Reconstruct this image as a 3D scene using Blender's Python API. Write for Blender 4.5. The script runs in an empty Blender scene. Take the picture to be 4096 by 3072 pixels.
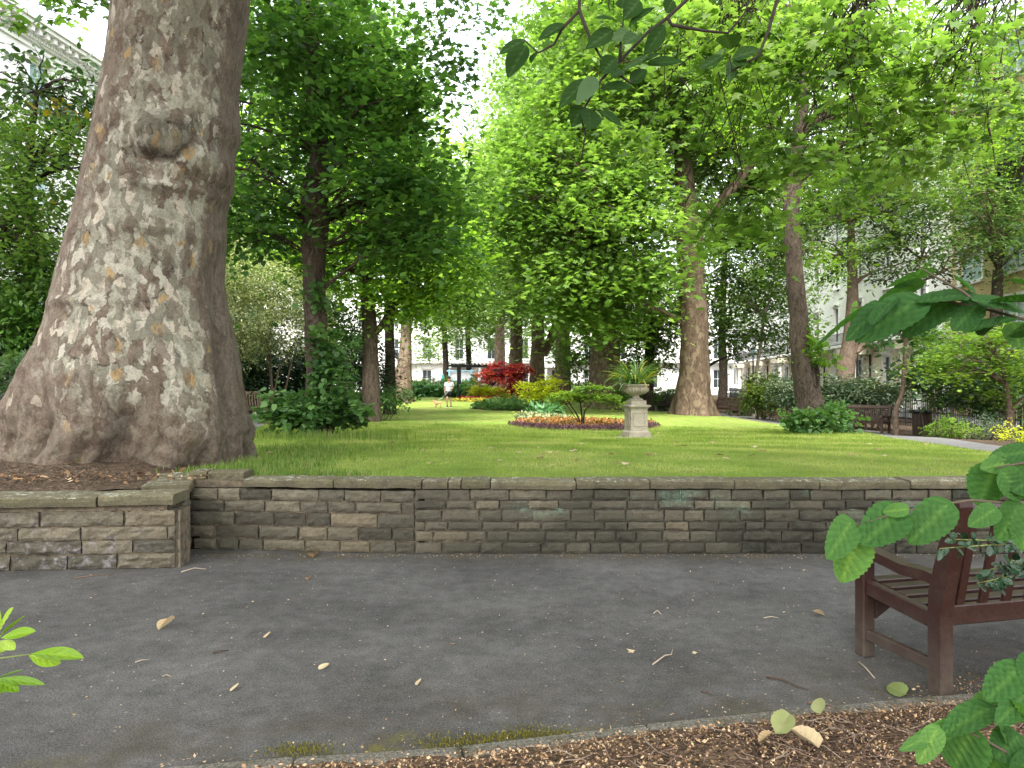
import bpy, bmesh, math, random
import numpy as np
from mathutils import Vector, Matrix, noise as mnoise
from mathutils.geometry import delaunay_2d_cdt
random.seed(7)
sc = bpy.context.scene
C = sc.collection
R = math.radians
PI = math.pi
# ---------------------------------------------------------------- camera
H, F, HZ = 1.57, 731.0, 384.0
cam = bpy.data.cameras.new('camera'); camo = bpy.data.objects.new('camera', cam); C.objects.link(camo)
cam.sensor_width = 36; cam.lens = F/1024*36; cam.clip_end = 3000; cam.clip_start = 0.05
camo.location = (0, 0, H); camo.rotation_euler = (R(90), 0, 0); sc.camera = camo
K = 2.1602
def W(u, v, Y): return Vector(((u-512)/F*Y, Y, H-(v-HZ)/F*Y))      # survey: sight line (u, v) at distance Y
def Q(x, y, Y): return W(x/K, y/K, Y)
def D4(x, y, Y): return W(x/4, y/4, Y)
# ---------------------------------------------------------------- terrain
_ctl = [(-12,6.9,.62),(-8,6.95,.66),(-4,6.95,.66),(0,6.95,.665),(4,6.95,.665),(8,6.95,.665),(12,6.95,.62),(-3.8,8.6,.64),
        (-14,15,.5),(-16,30,.3),(-16,60,.5),(-25,8,.5),(-25,60,.5),(30,8,.2),(30,30,-.2),(30,60,-.2),(0,85,.5),(15,85,.1),(-20,85,.5),(28,85,-.1),
        (20,20,-.1),(20,40,-.2),(22,55,-.2),(3,10,.62),(8,10,.58)]
for u, v, Y in [(317,435,16),(636,438,17.5),(808,433,19),(870,432,27),(692,414.8,35),(727,416,40),(655,409.5,50),(262,417,28),
                (449,407.3,40),(430,396.5,60),(579,430.5,21),(512,403,44),(980,440,23.5),(515,409.7,38)]:
    p = W(u, v, Y); _ctl.append((p.x, p.y, p.z))
_ctl = np.array(_ctl)
def _u(r2): return r2*np.log(r2+1e-9)
_n = len(_ctl); _A = np.zeros((_n+3, _n+3))
_d = ((_ctl[:,None,:2]-_ctl[None,:,:2])**2).sum(2)
_A[:_n,:_n] = _u(_d)+np.eye(_n)*.05; _A[:_n,_n] = 1; _A[:_n,_n+1:] = _ctl[:,:2]; _A[_n:,:_n] = _A[:_n,_n:].T
_w = np.linalg.solve(_A, np.concatenate([_ctl[:,2], np.zeros(3)]))
def tzv(X, Y):
    X = np.clip(np.asarray(X, float), -25, 30); Y = np.clip(np.asarray(Y, float), 6.9, 85)
    o = _w[_n]+_w[_n+1]*X+_w[_n+2]*Y
    for k in range(_n): o = o+_w[k]*_u((X-_ctl[k,0])**2+(Y-_ctl[k,1])**2)
    return o
def tz(x, y): return float(tzv(np.array([x]), np.array([y]))[0])
def G(u, v):                                                           # where the sight line meets the ground
    lo = 6.9
    for i in range(1, 900):
        y = 6.9+i*.1
        if H-(v-HZ)/F*y <= tz((u-512)/F*y, y): break
    lo = y-.1
    for i in range(12):
        m = (lo+y)/2
        if H-(v-HZ)/F*m <= tz((u-512)/F*m, m): y = m
        else: lo = m
    return Vector(((u-512)/F*y, y, tz((u-512)/F*y, y)))
def onp(x, y, dz=0): return Vector((x, y, tz(x, y)+dz))
# ---------------------------------------------------------------- mesh helpers
class MB:
    def __init__(s): s.v = []; s.f = []; s.t = []; s.sm = []
    def add(s, verts, faces, tint=.5, smooth=False):
        o = len(s.v); s.v.extend([tuple(p) for p in verts]); s.f.extend([[i+o for i in f] for f in faces])
        s.t.extend(tint if isinstance(tint, (list, np.ndarray)) else [tint]*len(verts)); s.sm.extend([smooth]*len(faces))
    def box(s, c, size, M=None, tint=.5, bev=0):
        x, y, z = [k/2 for k in size]
        if bev:
            b = min(bev, x*.9, y*.9, z*.9); vs = []
            for sx in (-1,1):
                for sy in (-1,1):
                    for sz in (-1,1):
                        vs += [(sx*(x-b), sy*(y-b), sz*z), (sx*(x-b), sy*y, sz*(z-b)), (sx*x, sy*(y-b), sz*(z-b))]
            bm = bmesh.new(); [bm.verts.new(p) for p in vs]; bmesh.ops.convex_hull(bm, input=bm.verts)
            bmesh.ops.dissolve_limit(bm, angle_limit=.02, verts=bm.verts, edges=bm.edges)
            bm.verts.index_update(); vs = [p.co.copy() for p in bm.verts]; fs = [[q.index for q in f.verts] for f in bm.faces]; bm.free()
        else:
            vs = [Vector((sx*x, sy*y, sz*z)) for sz in (-1,1) for sy in (-1,1) for sx in (-1,1)]
            fs = [(0,2,3,1),(4,5,7,6),(0,1,5,4),(2,6,7,3),(0,4,6,2),(1,3,7,5)]
        c = Vector(c)
        s.add([(M @ Vector(p) if M else Vector(p))+c for p in vs], fs, tint)
    def bar(s, a, b, w, h, up=(0,0,1), tint=.5, bev=0):
        a, b = Vector(a), Vector(b); d = b-a; y = d.normalized(); x = y.cross(Vector(up))
        if x.length < 1e-4: x = Vector((1,0,0))
        x.normalize(); z = x.cross(y)
        s.box((a+b)/2, (w, d.length, h), Matrix((x, y, z)).transposed(), tint, bev)
    def tube(s, pts, rad, seg=8, tint=.5, cap=True):
        pts = [Vector(p) for p in pts]; n = len(pts)
        if not hasattr(rad, '__len__'): rad = [rad]*n
        vs = []; ref = None
        for i, p in enumerate(pts):
            t = (pts[min(i+1, n-1)]-pts[max(i-1, 0)])
            t = t.normalized() if t.length > 1e-9 else Vector((0,0,1))
            if ref is None: ref = t.orthogonal().normalized()
            else:
                ref = ref-t*ref.dot(t); ref = ref.normalized() if ref.length > 1e-6 else t.orthogonal().normalized()
            b = t.cross(ref)
            for k in range(seg):
                a = 2*PI*k/seg; vs.append(p+(ref*math.cos(a)+b*math.sin(a))*rad[i])
        fs = [(i*seg+k, i*seg+(k+1)%seg, (i+1)*seg+(k+1)%seg, (i+1)*seg+k) for i in range(n-1) for k in range(seg)]
        if cap: fs += [tuple(reversed(range(seg))), tuple((n-1)*seg+k for k in range(seg))]
        s.add(vs, fs, tint, True)
    def lathe(s, prof, c=(0,0,0), seg=24, flute=None, tint=.5, sx=1, sy=1):
        vs = []
        for i, (r, z) in enumerate(prof):
            for k in range(seg):
                a = 2*PI*k/seg; rr = r*(1+(flute(a, i) if flute else 0))
                vs.append((c[0]+rr*math.cos(a)*sx, c[1]+rr*math.sin(a)*sy, c[2]+z))
        n = len(prof)
        fs = [(i*seg+k, i*seg+(k+1)%seg, (i+1)*seg+(k+1)%seg, (i+1)*seg+k) for i in range(n-1) for k in range(seg)]
        fs += [tuple(reversed(range(seg))), tuple((n-1)*seg+k for k in range(seg))]
        s.add(vs, fs, tint, True)
    def build(s, name, mat, parent=None):
        me = bpy.data.meshes.new(name); me.from_pydata(s.v, [], s.f)
        me.attributes.new('tint', 'FLOAT', 'POINT').data.foreach_set('value', np.array(s.t, np.float32))
        me.polygons.foreach_set('use_smooth', s.sm); me.update()
        return link(name, me, mat, parent)
def link(name, me, mat, parent=None):
    o = bpy.data.objects.new(name, me); C.objects.link(o)
    if mat: me.materials.append(mat)
    if parent: o.parent = parent; o.matrix_parent_inverse = Matrix.Translation(-parent.location) if parent.rotation_euler.z == 0 else parent.matrix_basis.inverted()
    return o
def npmesh(name, V, T, tint, mat, parent=None, smooth=False):          # V (n,3), T (m,k) faces of one size
    me = bpy.data.meshes.new(name); k = T.shape[1]
    me.vertices.add(len(V)); me.vertices.foreach_set('co', V.astype(np.float32).ravel())
    me.loops.add(T.size); me.loops.foreach_set('vertex_index', T.astype(np.int32).ravel())
    me.polygons.add(len(T)); me.polygons.foreach_set('loop_start', np.arange(0, T.size, k, dtype=np.int32))
    if smooth: me.polygons.foreach_set('use_smooth', np.ones(len(T), bool))
    me.attributes.new('tint', 'FLOAT', 'POINT').data.foreach_set('value', np.asarray(tint, np.float32))
    me.update(calc_edges=True)
    return link(name, me, mat, parent)
def tag(o, label=None, cat=None, group=None, kind=None):
    for k, x in (('label', label), ('category', cat), ('group', group), ('kind', kind)):
        if x: o[k] = x
    return o
def empty(name, loc, label, cat, group=None, rz=0):
    o = bpy.data.objects.new(name, None); C.objects.link(o); o.location = loc; o.rotation_euler.z = rz; o.empty_display_size = .1
    return tag(o, label, cat, group)
def dup(root, loc, rz=0, label=None, scale=1):
    r = root.copy(); C.objects.link(r); r.location = loc; r.rotation_euler.z = rz; r.scale = (scale,)*3
    if label: r['label'] = label
    for ch in root.children:
        c = ch.copy(); C.objects.link(c); c.parent = r
        for g in ch.children:
            d = g.copy(); C.objects.link(d); d.parent = c
    return r
# ---------------------------------------------------------------- leaves
T_OVAL = (np.array([(0,0,0),(.2,.25,-.05),(.24,.55,-.06),(0,1,-.04),(-.24,.55,-.06),(-.2,.25,-.05)]), np.array([(0,1,2),(0,2,3),(0,3,4),(0,4,5)]))
T_NARROW = (np.array([(0,0,0),(.13,.45,-.03),(0,1,-.06),(-.13,.45,-.03)]), np.array([(0,1,2),(0,2,3)]))
T_RH = (np.array([(0,0,0),(.36,.45,-.08),(0,1,-.05),(-.36,.45,-.08)]), np.array([(0,1,2),(0,2,3)]))
T_HEART = (np.array([(0,.06,0),(.22,-.04,-.02),(.44,.2,-.07),(.36,.56,-.09),(0,1,-.12),(-.36,.56,-.09),(-.44,.2,-.07),(-.22,-.04,-.02)]),
           np.array([(0,1,2),(0,2,3),(0,3,4),(0,4,5),(0,5,6),(0,6,7)]))
_st = [(0,0),(.2,-.02),(.52,.06),(.3,.26),(.56,.56),(.2,.56),(0,1),(-.2,.56),(-.56,.56),(-.3,.26),(-.52,.06),(-.2,-.02)]
T_STAR = (np.array([(x, y, -.12*(abs(x)+max(0, y-.5))) for x, y in _st]+[(0,.34,.03)]),
          np.array([(12,i,(i+1) % 12) for i in range(12)]))
_s3 = [(0,0),(.5,.1),(.22,.42),(.5,.62),(.12,.6),(0,1),(-.12,.6),(-.5,.62),(-.22,.42),(-.5,.1)]
T_STAR3 = (np.array([(x, y, -.1*abs(x)) for x, y in _s3]), np.array([(0,1,2),(2,3,4),(0,2,4),(4,5,6),(0,4,6),(6,7,8),(0,6,8),(0,8,9)]))
_pl = [(0,0,0)]
for _a in (-100,-62,-30,0,30,62,100):
    _l = 1-.0035*abs(_a)
    _pl += [(math.sin(R(_a-7))*_l*.55, math.cos(R(_a-7))*_l*.55, -.02), (math.sin(R(_a))*_l, math.cos(R(_a))*_l, -.1), (math.sin(R(_a+7))*_l*.55, math.cos(R(_a+7))*_l*.55, -.02)]
T_PALM = (np.array(_pl), np.array([t for i in range(7) for t in ((0,1+3*i,2+3*i),(0,2+3*i,3+3*i))]))
T_BLADE = (np.array([(-.06,0,0),(.06,0,0),(0,1,0)]), np.array([(0,1,2)]))
def nrm(a): return a/np.maximum(np.linalg.norm(a, axis=-1, keepdims=True), 1e-9)
def leafmesh(name, pos, nor, tip, size, tint, T, mat, parent=None):
    n = nrm(nor); t = nrm(tip-n*(tip*n).sum(1, keepdims=True)); s = np.cross(t, n)
    tv, tf = T; m = len(tv)
    V = pos[:,None,:]+size[:,None,None]*(s[:,None,:]*tv[None,:,0:1]+t[:,None,:]*tv[None,:,1:2]+n[:,None,:]*tv[None,:,2:3])
    FA = tf[None]+(np.arange(len(pos))*m)[:,None,None]
    return npmesh(name, V.reshape(-1,3), FA.reshape(-1, tf.shape[1]), np.repeat(tint, m), mat, parent)
def inview(P, mg=130):
    u = 512+P[:,0]/np.maximum(P[:,1], .1)*F; v = HZ-(P[:,2]-H)/np.maximum(P[:,1], .1)*F
    return (P[:,1] > .3) & (u > -mg) & (u < 1024+mg) & (v > -mg-40) & (v < 768+mg)
def sample_lobes(rg, lobes, shell=2.4):
    out = []; dirs = []
    for c, r, n in lobes:
        d = nrm(rg.normal(size=(n,3))); q = rg.random(n)**(1/shell)
        out.append(np.array(c)+d*q[:,None]*np.array(r)); dirs.append(nrm(d*np.array(r)))
    return np.concatenate(out), np.concatenate(dirs)
def crown(name, parent, mat, seed, lobes, per, size, T, cr=.8, flat=.35, droop=.5, up=.9, shell=2.4, cull=True, keep=None, ground=False):
    rg = np.random.default_rng(seed); P, Dd = sample_lobes(rg, lobes, shell)
    if cull: m = inview(P); P, Dd = P[m], Dd[m]
    if keep is not None: m = keep(P); P, Dd = P[m], Dd[m]
    n = len(P)
    if n == 0: return None, P
    # each clump is a spray: a drooping disc that leans outwards from the crown
    out = Dd*np.array([1,1,.25]); out = nrm(out+rg.normal(0, .25, (n,3)))
    side = nrm(np.cross(out, np.array([0,0,1.])+rg.normal(0, .2, (n,3)))); upv = np.cross(side, out)
    k = per; a = rg.normal(0, .5, (n,k,1)); b = rg.normal(0, .5, (n,k,1)); c = rg.normal(0, .5, (n,k,1))*flat
    sc_ = cr*(.5+1.0*rg.random((n,1,1)))
    pos = P[:,None,:]+sc_*(out[:,None,:]*a+side[:,None,:]*b+upv[:,None,:]*(c-droop*.5*np.maximum(a, -.2)**2-.25*droop*b*b))
    pos = pos.reshape(-1,3); N = len(pos)
    nor = np.repeat(upv, k, 0)*up+rg.normal(0, .42, (N,3)); nor[:,2] += .25*up
    tip = np.repeat(out, k, 0)+rg.normal(0, .55, (N,3))-np.array([0,0,.35+.3*droop])
    sz = size*(.5+.9*rg.random(N))
    tint = np.clip(.5+np.repeat(rg.normal(0, .23, n), k)+rg.normal(0, .14, N), 0, 1)
    if ground:
        g = tzv(pos[:,0], pos[:,1]); m = pos[:,2] > g+.02; pos, nor, tip, sz, tint = pos[m], nor[m], tip[m], sz[m], tint[m]
    return leafmesh(name, pos, nor, tip, sz, tint, T, mat, parent), P
def curve_pts(a, b, n=6, sag=.2, rg=None, jit=.08):
    a, b = Vector(a), Vector(b); L = (b-a).length; o = []
    for i in range(n):
        t = i/(n-1); p = a.lerp(b, t); p.z += sag*L*math.sin(PI*t)*.6
        if rg is not None and 0 < i < n-1: p += Vector(rg.normal(0, jit*L*.25, 3))
        o.append(p)
    return o
def branches(mb, rg, stem, P, n, r0, r1=.012, sag=.25, zmin=0):
    """limbs from a polyline stem to n of the clump centres, with twigs off each limb"""
    if len(P) == 0: return
    idx = rg.choice(len(P), min(n, len(P)), replace=False)
    for i in idx:
        e = Vector(P[i]); best = None
        for s in stem[1:]:
            s = Vector(s); d = (e-s); cost = d.length+abs(d.z-d.xy.length*.35)*.5
            if best is None or cost < best[0]: best = (cost, s)
        pts = curve_pts(best[1], e, 7, sag, rg); L = (e-best[1]).length; ra = max(r1*1.6, min(r0, .012*L+.01))
        mb.tube(pts, [ra+(r1-ra)*(k/6) for k in range(7)], 5, cap=False)
        for q in (2, 3, 4, 5):
            e2 = pts[q]+Vector(rg.normal(0, .16*L, 3)); mb.tube(curve_pts(pts[q], e2, 4, .1, rg), [ra*.45, ra*.35, ra*.25, .004], 4, cap=False)
def rough_tube(mb, pts, rad, seg=28, amp=.05, freq=2.0, sub=6, flare=0, seed=0, lobes=5, zamp=1.):
    """trunk: densified polyline with lumpy radius and root flare"""
    pts = [Vector(p) for p in pts]; P = []; Rr = []
    for i in range(len(pts)-1):
        for k in range(sub):
            t = k/sub; p0 = pts[max(i-1,0)]; p1 = pts[i]; p2 = pts[i+1]; p3 = pts[min(i+2, len(pts)-1)]
            P.append(.5*((2*p1)+(p2-p0)*t+(2*p0-5*p1+4*p2-p3)*t*t+(3*p1-p0-3*p2+p3)*t**3)); Rr.append(rad[i]+(rad[i+1]-rad[i])*t)
    P.append(pts[-1]); Rr.append(rad[-1]); vs = []; z0 = pts[0].z
    for p, r in zip(P, Rr):
        for k in range(seg):
            a = 2*PI*k/seg; d = Vector((math.cos(a), math.sin(a), 0)); q = p+d*r
            m = 1+amp*mnoise.fractal(Vector((q.x*freq+seed, q.y*freq, q.z*freq*.6*zamp)), 1., 2., 4)*2
            h = max(0, 1-(p.z-z0)/(2.2*rad[0]+.01))
            m += flare*h**2.2*(.55+.45*math.cos(lobes*a+seed)+.25*math.cos(3*a+2*seed))
            vs.append(p+d*r*m)
    n = len(P); fs = [(i*seg+k, i*seg+(k+1) % seg, (i+1)*seg+(k+1) % seg, (i+1)*seg+k) for i in range(n-1) for k in range(seg)]
    mb.add(vs, fs, .5, True)
def region_sheet(name, poly, step, off, mat, jitter=0):
    xs = [p[0] for p in poly]; ys = [p[1] for p in poly]; pts = []
    for i in range(len(poly)):                                          # densify border
        a, b = Vector(poly[i]).to_2d(), Vector(poly[(i+1) % len(poly)]).to_2d(); m = max(1, int((b-a).length/step))
        pts += [a.lerp(b, k/m) for k in range(m)]
    nb = len(pts); bp = np.array([tuple(p) for p in pts])
    gx, gy = np.meshgrid(np.arange(min(xs), max(xs), step), np.arange(min(ys), max(ys), step)); gx = gx.ravel(); gy = gy.ravel()
    ins = np.zeros(len(gx), bool); j = nb-1
    for i in range(nb):
        c = ((bp[i,1] > gy) != (bp[j,1] > gy)) & (gx < (bp[j,0]-bp[i,0])*(gy-bp[i,1])/(bp[j,1]-bp[i,1]+1e-12)+bp[i,0]); ins ^= c; j = i
    pts += [Vector((x, y)) for x, y in zip(gx[ins], gy[ins])]
    v, e, f, *_ = delaunay_2d_cdt(pts, [], [list(range(nb))], 1, .001)
    vv = np.array([tuple(p) for p in v]); z = tzv(vv[:,0], vv[:,1])+off
    me = bpy.data.meshes.new(name); me.from_pydata(np.column_stack([vv, z]).tolist(), [], f); me.polygons.foreach_set('use_smooth', [True]*len(f)); me.update()
    o = link(name, me, mat); o['kind'] = 'structure'; return o
def ribbon(cl, w):
    L, Rr = [], []
    for i, p in enumerate(cl):
        a = Vector(cl[max(i-1,0)]); b = Vector(cl[min(i+1,len(cl)-1)]); d = (b-a).normalized(); n = Vector((-d.y, d.x)); p = Vector(p)
        L.append(tuple(p+n*w/2)); Rr.append(tuple(p-n*w/2))
    return L+Rr[::-1]
# ---------------------------------------------------------------- materials
class NT:
    def __init__(s, name):
        s.m = bpy.data.materials.new(name); s.m.use_nodes = True; s.t = s.m.node_tree; s.t.nodes.clear()
        s.out = s.n('ShaderNodeOutputMaterial')
    def n(s, typ, ins=None, **at):
        k = s.t.nodes.new(typ)
        for a, b in at.items(): setattr(k, a, b)
        for a, b in (ins or {}).items():
            sk = k.inputs[a]
            if isinstance(b, bpy.types.NodeSocket): s.t.links.new(b, sk)
            elif b is not None:
                if sk.type == 'RGBA' and len(b) == 3: b = (*b, 1)
                sk.default_value = b
        return k
    def pos(s): return s.n('ShaderNodeNewGeometry').outputs['Position']
    def gen(s): return s.n('ShaderNodeTexCoord').outputs['Object']
    def map(s, v, scale=(1,1,1)): return s.n('ShaderNodeMapping', {'Vector': v, 'Scale': scale}).outputs[0]
    def noise(s, v, sc, det=6, rough=.6, dist=0): return s.n('ShaderNodeTexNoise', {'Vector': v, 'Scale': sc, 'Detail': det, 'Roughness': rough, 'Distortion': dist}).outputs[0]
    def noisec(s, v, sc, det=3): return s.n('ShaderNodeTexNoise', {'Vector': v, 'Scale': sc, 'Detail': det}).outputs[1]
    def vor(s, v, sc, out=0, feat='F1', rnd=1): return s.n('ShaderNodeTexVoronoi', {'Vector': v, 'Scale': sc, 'Randomness': rnd}, feature=feat).outputs[out]
    def ramp(s, f, stops, interp='LINEAR'):
        k = s.n('ShaderNodeValToRGB', {0: f}); cr = k.color_ramp; cr.interpolation = interp
        while len(cr.elements) < len(stops): cr.elements.new(.5)
        for e, (p, c) in zip(cr.elements, stops):
            e.position = p; e.color = (c, c, c, 1) if not hasattr(c, '__len__') else (*c, 1)
        return k.outputs[0]
    def math(s, op, a, b=0, clamp=False): return s.n('ShaderNodeMath', {0: a, 1: b}, operation=op, use_clamp=clamp).outputs[0]
    def mix(s, f, a, b, bt='MIX'): return s.n('ShaderNodeMix', {0: f, 6: a, 7: b}, data_type='RGBA', blend_type=bt, clamp_factor=True).outputs[2]
    def sep(s, v): return s.n('ShaderNodeSeparateXYZ', {0: v}).outputs
    def step(s, v, lo, hi): return s.n('ShaderNodeMapRange', {0: v, 1: lo, 2: hi}).outputs[0]
    def attr(s, name='tint'): return s.n('ShaderNodeAttribute', attribute_name=name).outputs['Fac']
    def bump(s, h, st=.5, d=.02, nrm=None): return s.n('ShaderNodeBump', {'Height': h, 'Strength': st, 'Distance': d, **({'Normal': nrm} if nrm else {})}).outputs[0]
    def pbr(s, col, rough=.7, bump=None, spec=.3, metal=0, **kw):
        p = s.n('ShaderNodeBsdfPrincipled', {'Base Color': col, 'Roughness': rough, 'Specular IOR Level': spec, 'Metallic': metal, 'Normal': bump, **kw})
        s.t.links.new(p.outputs[0], s.out.inputs[0]); return s.m
def leafmat(name, cols, trans=.5, rough=.45, spec=.35, tr=(1.45,1.55,.55), var=None):
    N = NT(name); t = N.attr(); n = len(cols)
    col = N.ramp(t, [(i/(n-1)*.8+.1, c) for i, c in enumerate(cols)])
    p = N.n('ShaderNodeBsdfPrincipled', {'Base Color': col, 'Roughness': rough, 'Specular IOR Level': spec})
    q = N.n('ShaderNodeBsdfTranslucent', {'Color': N.mix(1., col, tr, 'MULTIPLY')})
    mx = N.n('ShaderNodeMixShader', {0: trans, 1: p.outputs[0], 2: q.outputs[0]})
    N.t.links.new(mx.outputs[0], N.out.inputs[0]); return N.m
def plain(name, col, rough=.6, var=.25, sc=8, spec=.3, metal=0, bump=.0, **kw):
    N = NT(name); P = N.gen(); f = N.noise(P, sc, 5)
    c = N.mix(f, tuple(k*(1-var) for k in col), tuple(min(1, k*(1+var)) for k in col))
    return N.pbr(c, rough, N.bump(N.noise(P, sc*6, 4), bump, .01) if bump else None, spec, metal, **kw)
def m_asphalt(name='asphalt', base=.075):
    N = NT(name); P = N.pos(); x, y, z = N.sep(P)
    big = N.noise(P, .9, 6, .65); fine = N.noise(P, 90, 3, .7); mid = N.noise(P, 9, 6, .7)
    c = N.ramp(big, [(.3, (base*.66, base*.63, base*.6)), (.7, (base*1.42, base*1.36, base*1.3))])
    c = N.mix(.55, c, N.ramp(mid, [(.3, .25), (.7, .72)]), 'OVERLAY')
    c = N.mix(.8, c, N.ramp(fine, [(.3, .2), (.7, .8)]), 'OVERLAY')
    vd = N.vor(P, 130); vc = N.vor(P, 130, 1)
    sp = N.math('MULTIPLY', N.step(vd, .34, .2), N.step(N.sep(vc)[0], .72, .8))
    c = N.mix(N.math('MULTIPLY', sp, .55), c, (.24, .235, .22))
    sp2 = N.math('MULTIPLY', N.step(N.vor(P, 16), .16, .1), N.step(N.sep(N.vor(P, 16, 1))[1], .78, .85))
    c = N.mix(N.math('MULTIPLY', sp2, .5), c, (.3, .28, .22))
    # brown dust and moss towards the near kerb, dust along the wall foot
    edge = N.step(N.math('SUBTRACT', y, N.math('MULTIPLY', x, .2)), 4.15, 3.35)
    st = N.math('MULTIPLY', edge, N.step(N.noise(P, 2.6, 7, .65), .42, .7))
    c = N.mix(N.math('MULTIPLY', st, .75), c, (.06, .048, .03))
    ms = N.math('MULTIPLY', N.step(N.math('SUBTRACT', y, N.math('MULTIPLY', x, .2)), 3.5, 3.24), N.step(N.noise(P, 3.1, 7, .7), .55, .66))
    c = N.mix(N.math('MULTIPLY', ms, .9), c, (.13, .12, .025))
    wf = N.math('MULTIPLY', N.math('MULTIPLY', N.step(y, 6.3, 6.66), N.step(y, 6.95, 6.85)), N.step(N.noise(P, 4, 6, .7), .45, .7))
    c = N.mix(N.math('MULTIPLY', wf, .8), c, (.10, .08, .045))
    h = N.math('ADD', N.noise(P, 160, 2), N.math('MULTIPLY', vd, .8))
    return N.pbr(c, .9, N.bump(h, .55, .006), .1)
def m_lawn():
    N = NT('lawn'); P = N.pos(); x, y, z = N.sep(P)
    a = N.noise(P, .35, 5, .6); b = N.noise(P, 3, 6, .7); f = N.noise(N.map(P, (1,1.6,1)), 55, 4, .75)
    c = N.ramp(b, [(.3, (.15, .23, .04)), (.55, (.25, .36, .065)), (.75, (.36, .42, .12))])
    dry = N.math('MULTIPLY', N.step(a, .42, .6), N.step(N.noise(P, 1.7, 7, .75), .4, .6))
    c = N.mix(N.math('MULTIPLY', dry, .7), c, (.31, .27, .1))
    near = N.step(y, 11, 8); c = N.mix(N.math('MULTIPLY', near, .25), c, (.11, .19, .03)); clv = N.math('MULTIPLY', N.step(N.vor(P, 3.2), .3, .15), N.step(N.noise(P, 5, 5, .7), .48, .6)); c = N.mix(N.math('MULTIPLY', clv, .6), c, (.07, .16, .035))  # near strip darkened: tree shade painted into the lawn colour; then clover
    bare = N.math('MULTIPLY', N.step(N.noise(P, .9, 6, .75), .58, .68), N.step(y, 26, 14)); pt = N.math('MULTIPLY', N.step(N.n('ShaderNodeVectorMath', {0: P, 1: (-2.6,13.6,.5)}, operation='DISTANCE').outputs[1], 2.6, .5), N.step(N.noise(P, 1.6, 6, .75), .4, .55)); bare = N.math('ADD', bare, pt, True)
    c = N.mix(N.math('MULTIPLY', bare, .7), c, (.13, .09, .04))
    c = N.mix(.75, c, N.ramp(f, [(.25, .2), (.75, .8)]), 'OVERLAY')
    return N.pbr(c, .85, N.bump(f, .9, .05), .15)
def m_soil(name, c1, c2, c3, sc=14):
    N = NT(name); P = N.pos(); a = N.noise(P, sc, 8, .75); v = N.vor(P, sc*3, 1)
    c = N.ramp(a, [(.3, c1), (.52, c2), (.72, c3)]); c = N.mix(.5, c, N.sep(v)[0], 'OVERLAY')
    return N.pbr(c, .95, N.bump(N.math('ADD', a, N.vor(P, sc*3)), 1., .03), .1)
def m_stone():
    N = NT('walling_stone'); P = N.pos(); x, y, z = N.sep(P); t = N.attr()
    n1 = N.noise(N.map(P, (1,1,2.2)), 9, 8, .7); n2 = N.noise(P, 60, 4, .7); n3 = N.noise(P, 1.1, 5)
    c = N.ramp(t, [(.0, (.06, .053, .04)), (.4, (.10, .09, .066)), (.75, (.15, .132, .095)), (1., (.17, .14, .095))])
    c = N.mix(.75, c, N.ramp(n1, [(.28, .15), (.72, .8)]), 'OVERLAY')
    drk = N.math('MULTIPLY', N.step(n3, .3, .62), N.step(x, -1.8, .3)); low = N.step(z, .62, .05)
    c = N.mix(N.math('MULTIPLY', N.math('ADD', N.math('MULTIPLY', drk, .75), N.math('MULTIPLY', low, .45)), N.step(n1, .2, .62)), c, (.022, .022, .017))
    lich = N.math('MULTIPLY', N.step(N.noise(P, 26, 6, .8), .62, .7), N.step(N.noise(P, 2.4, 4), .5, .65))
    c = N.mix(N.math('MULTIPLY', lich, .7), c, (.42, .44, .36))
    vio = N.math('MULTIPLY', N.math('MULTIPLY', N.step(x, -2.9, -3.4), N.step(z, .5, .3)), N.step(N.noise(P, 11, 6, .75), .5, .66))
    c = N.mix(N.math('MULTIPLY', vio, .55), c, (.3, .27, .29))
    c = N.mix(N.math('MULTIPLY', algae(N, P, x, z), .34), c, (.2, .34, .24))
    c = N.mix(.5, c, N.ramp(n2, [(.3, .25), (.7, .75)]), 'OVERLAY')
    return N.pbr(c, .9, N.bump(N.math('ADD', n1, N.math('MULTIPLY', n2, .4)), .6, .02), .2)
def algae(N, P, x, z):
    a = N.step(N.noise(N.map(P, (1,1,1.5)), 2.1, 5, .6), .5, .62)
    b = N.math('MULTIPLY', N.step(x, -.3, .3), N.step(z, .28, .4)); b = N.math('MULTIPLY', b, N.step(z, .62, .56))
    return N.math('MULTIPLY', N.math('MULTIPLY', a, b), N.step(N.noise(P, 38, 4, .8), .4, .58))
def m_mortar():
    N = NT('mortar'); P = N.pos(); x, y, z = N.sep(P); n1 = N.noise(P, 14, 7, .7)
    c = N.ramp(n1, [(.3, (.06, .052, .04)), (.7, (.16, .135, .1))])
    c = N.mix(N.math('MULTIPLY', N.step(x, -.6, .5), .6), c, (.045, .042, .034))
    pink = N.math('MULTIPLY', N.step(x, 0, -1.6), N.step(n1, .4, .6)); c = N.mix(N.math('MULTIPLY', pink, .5), c, (.24, .18, .12))
    c = N.mix(N.math('MULTIPLY', algae(N, P, x, z), 1.), c, (.3, .5, .38))
    return N.pbr(c, .95, N.bump(n1, .8, .03), .1)
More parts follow.
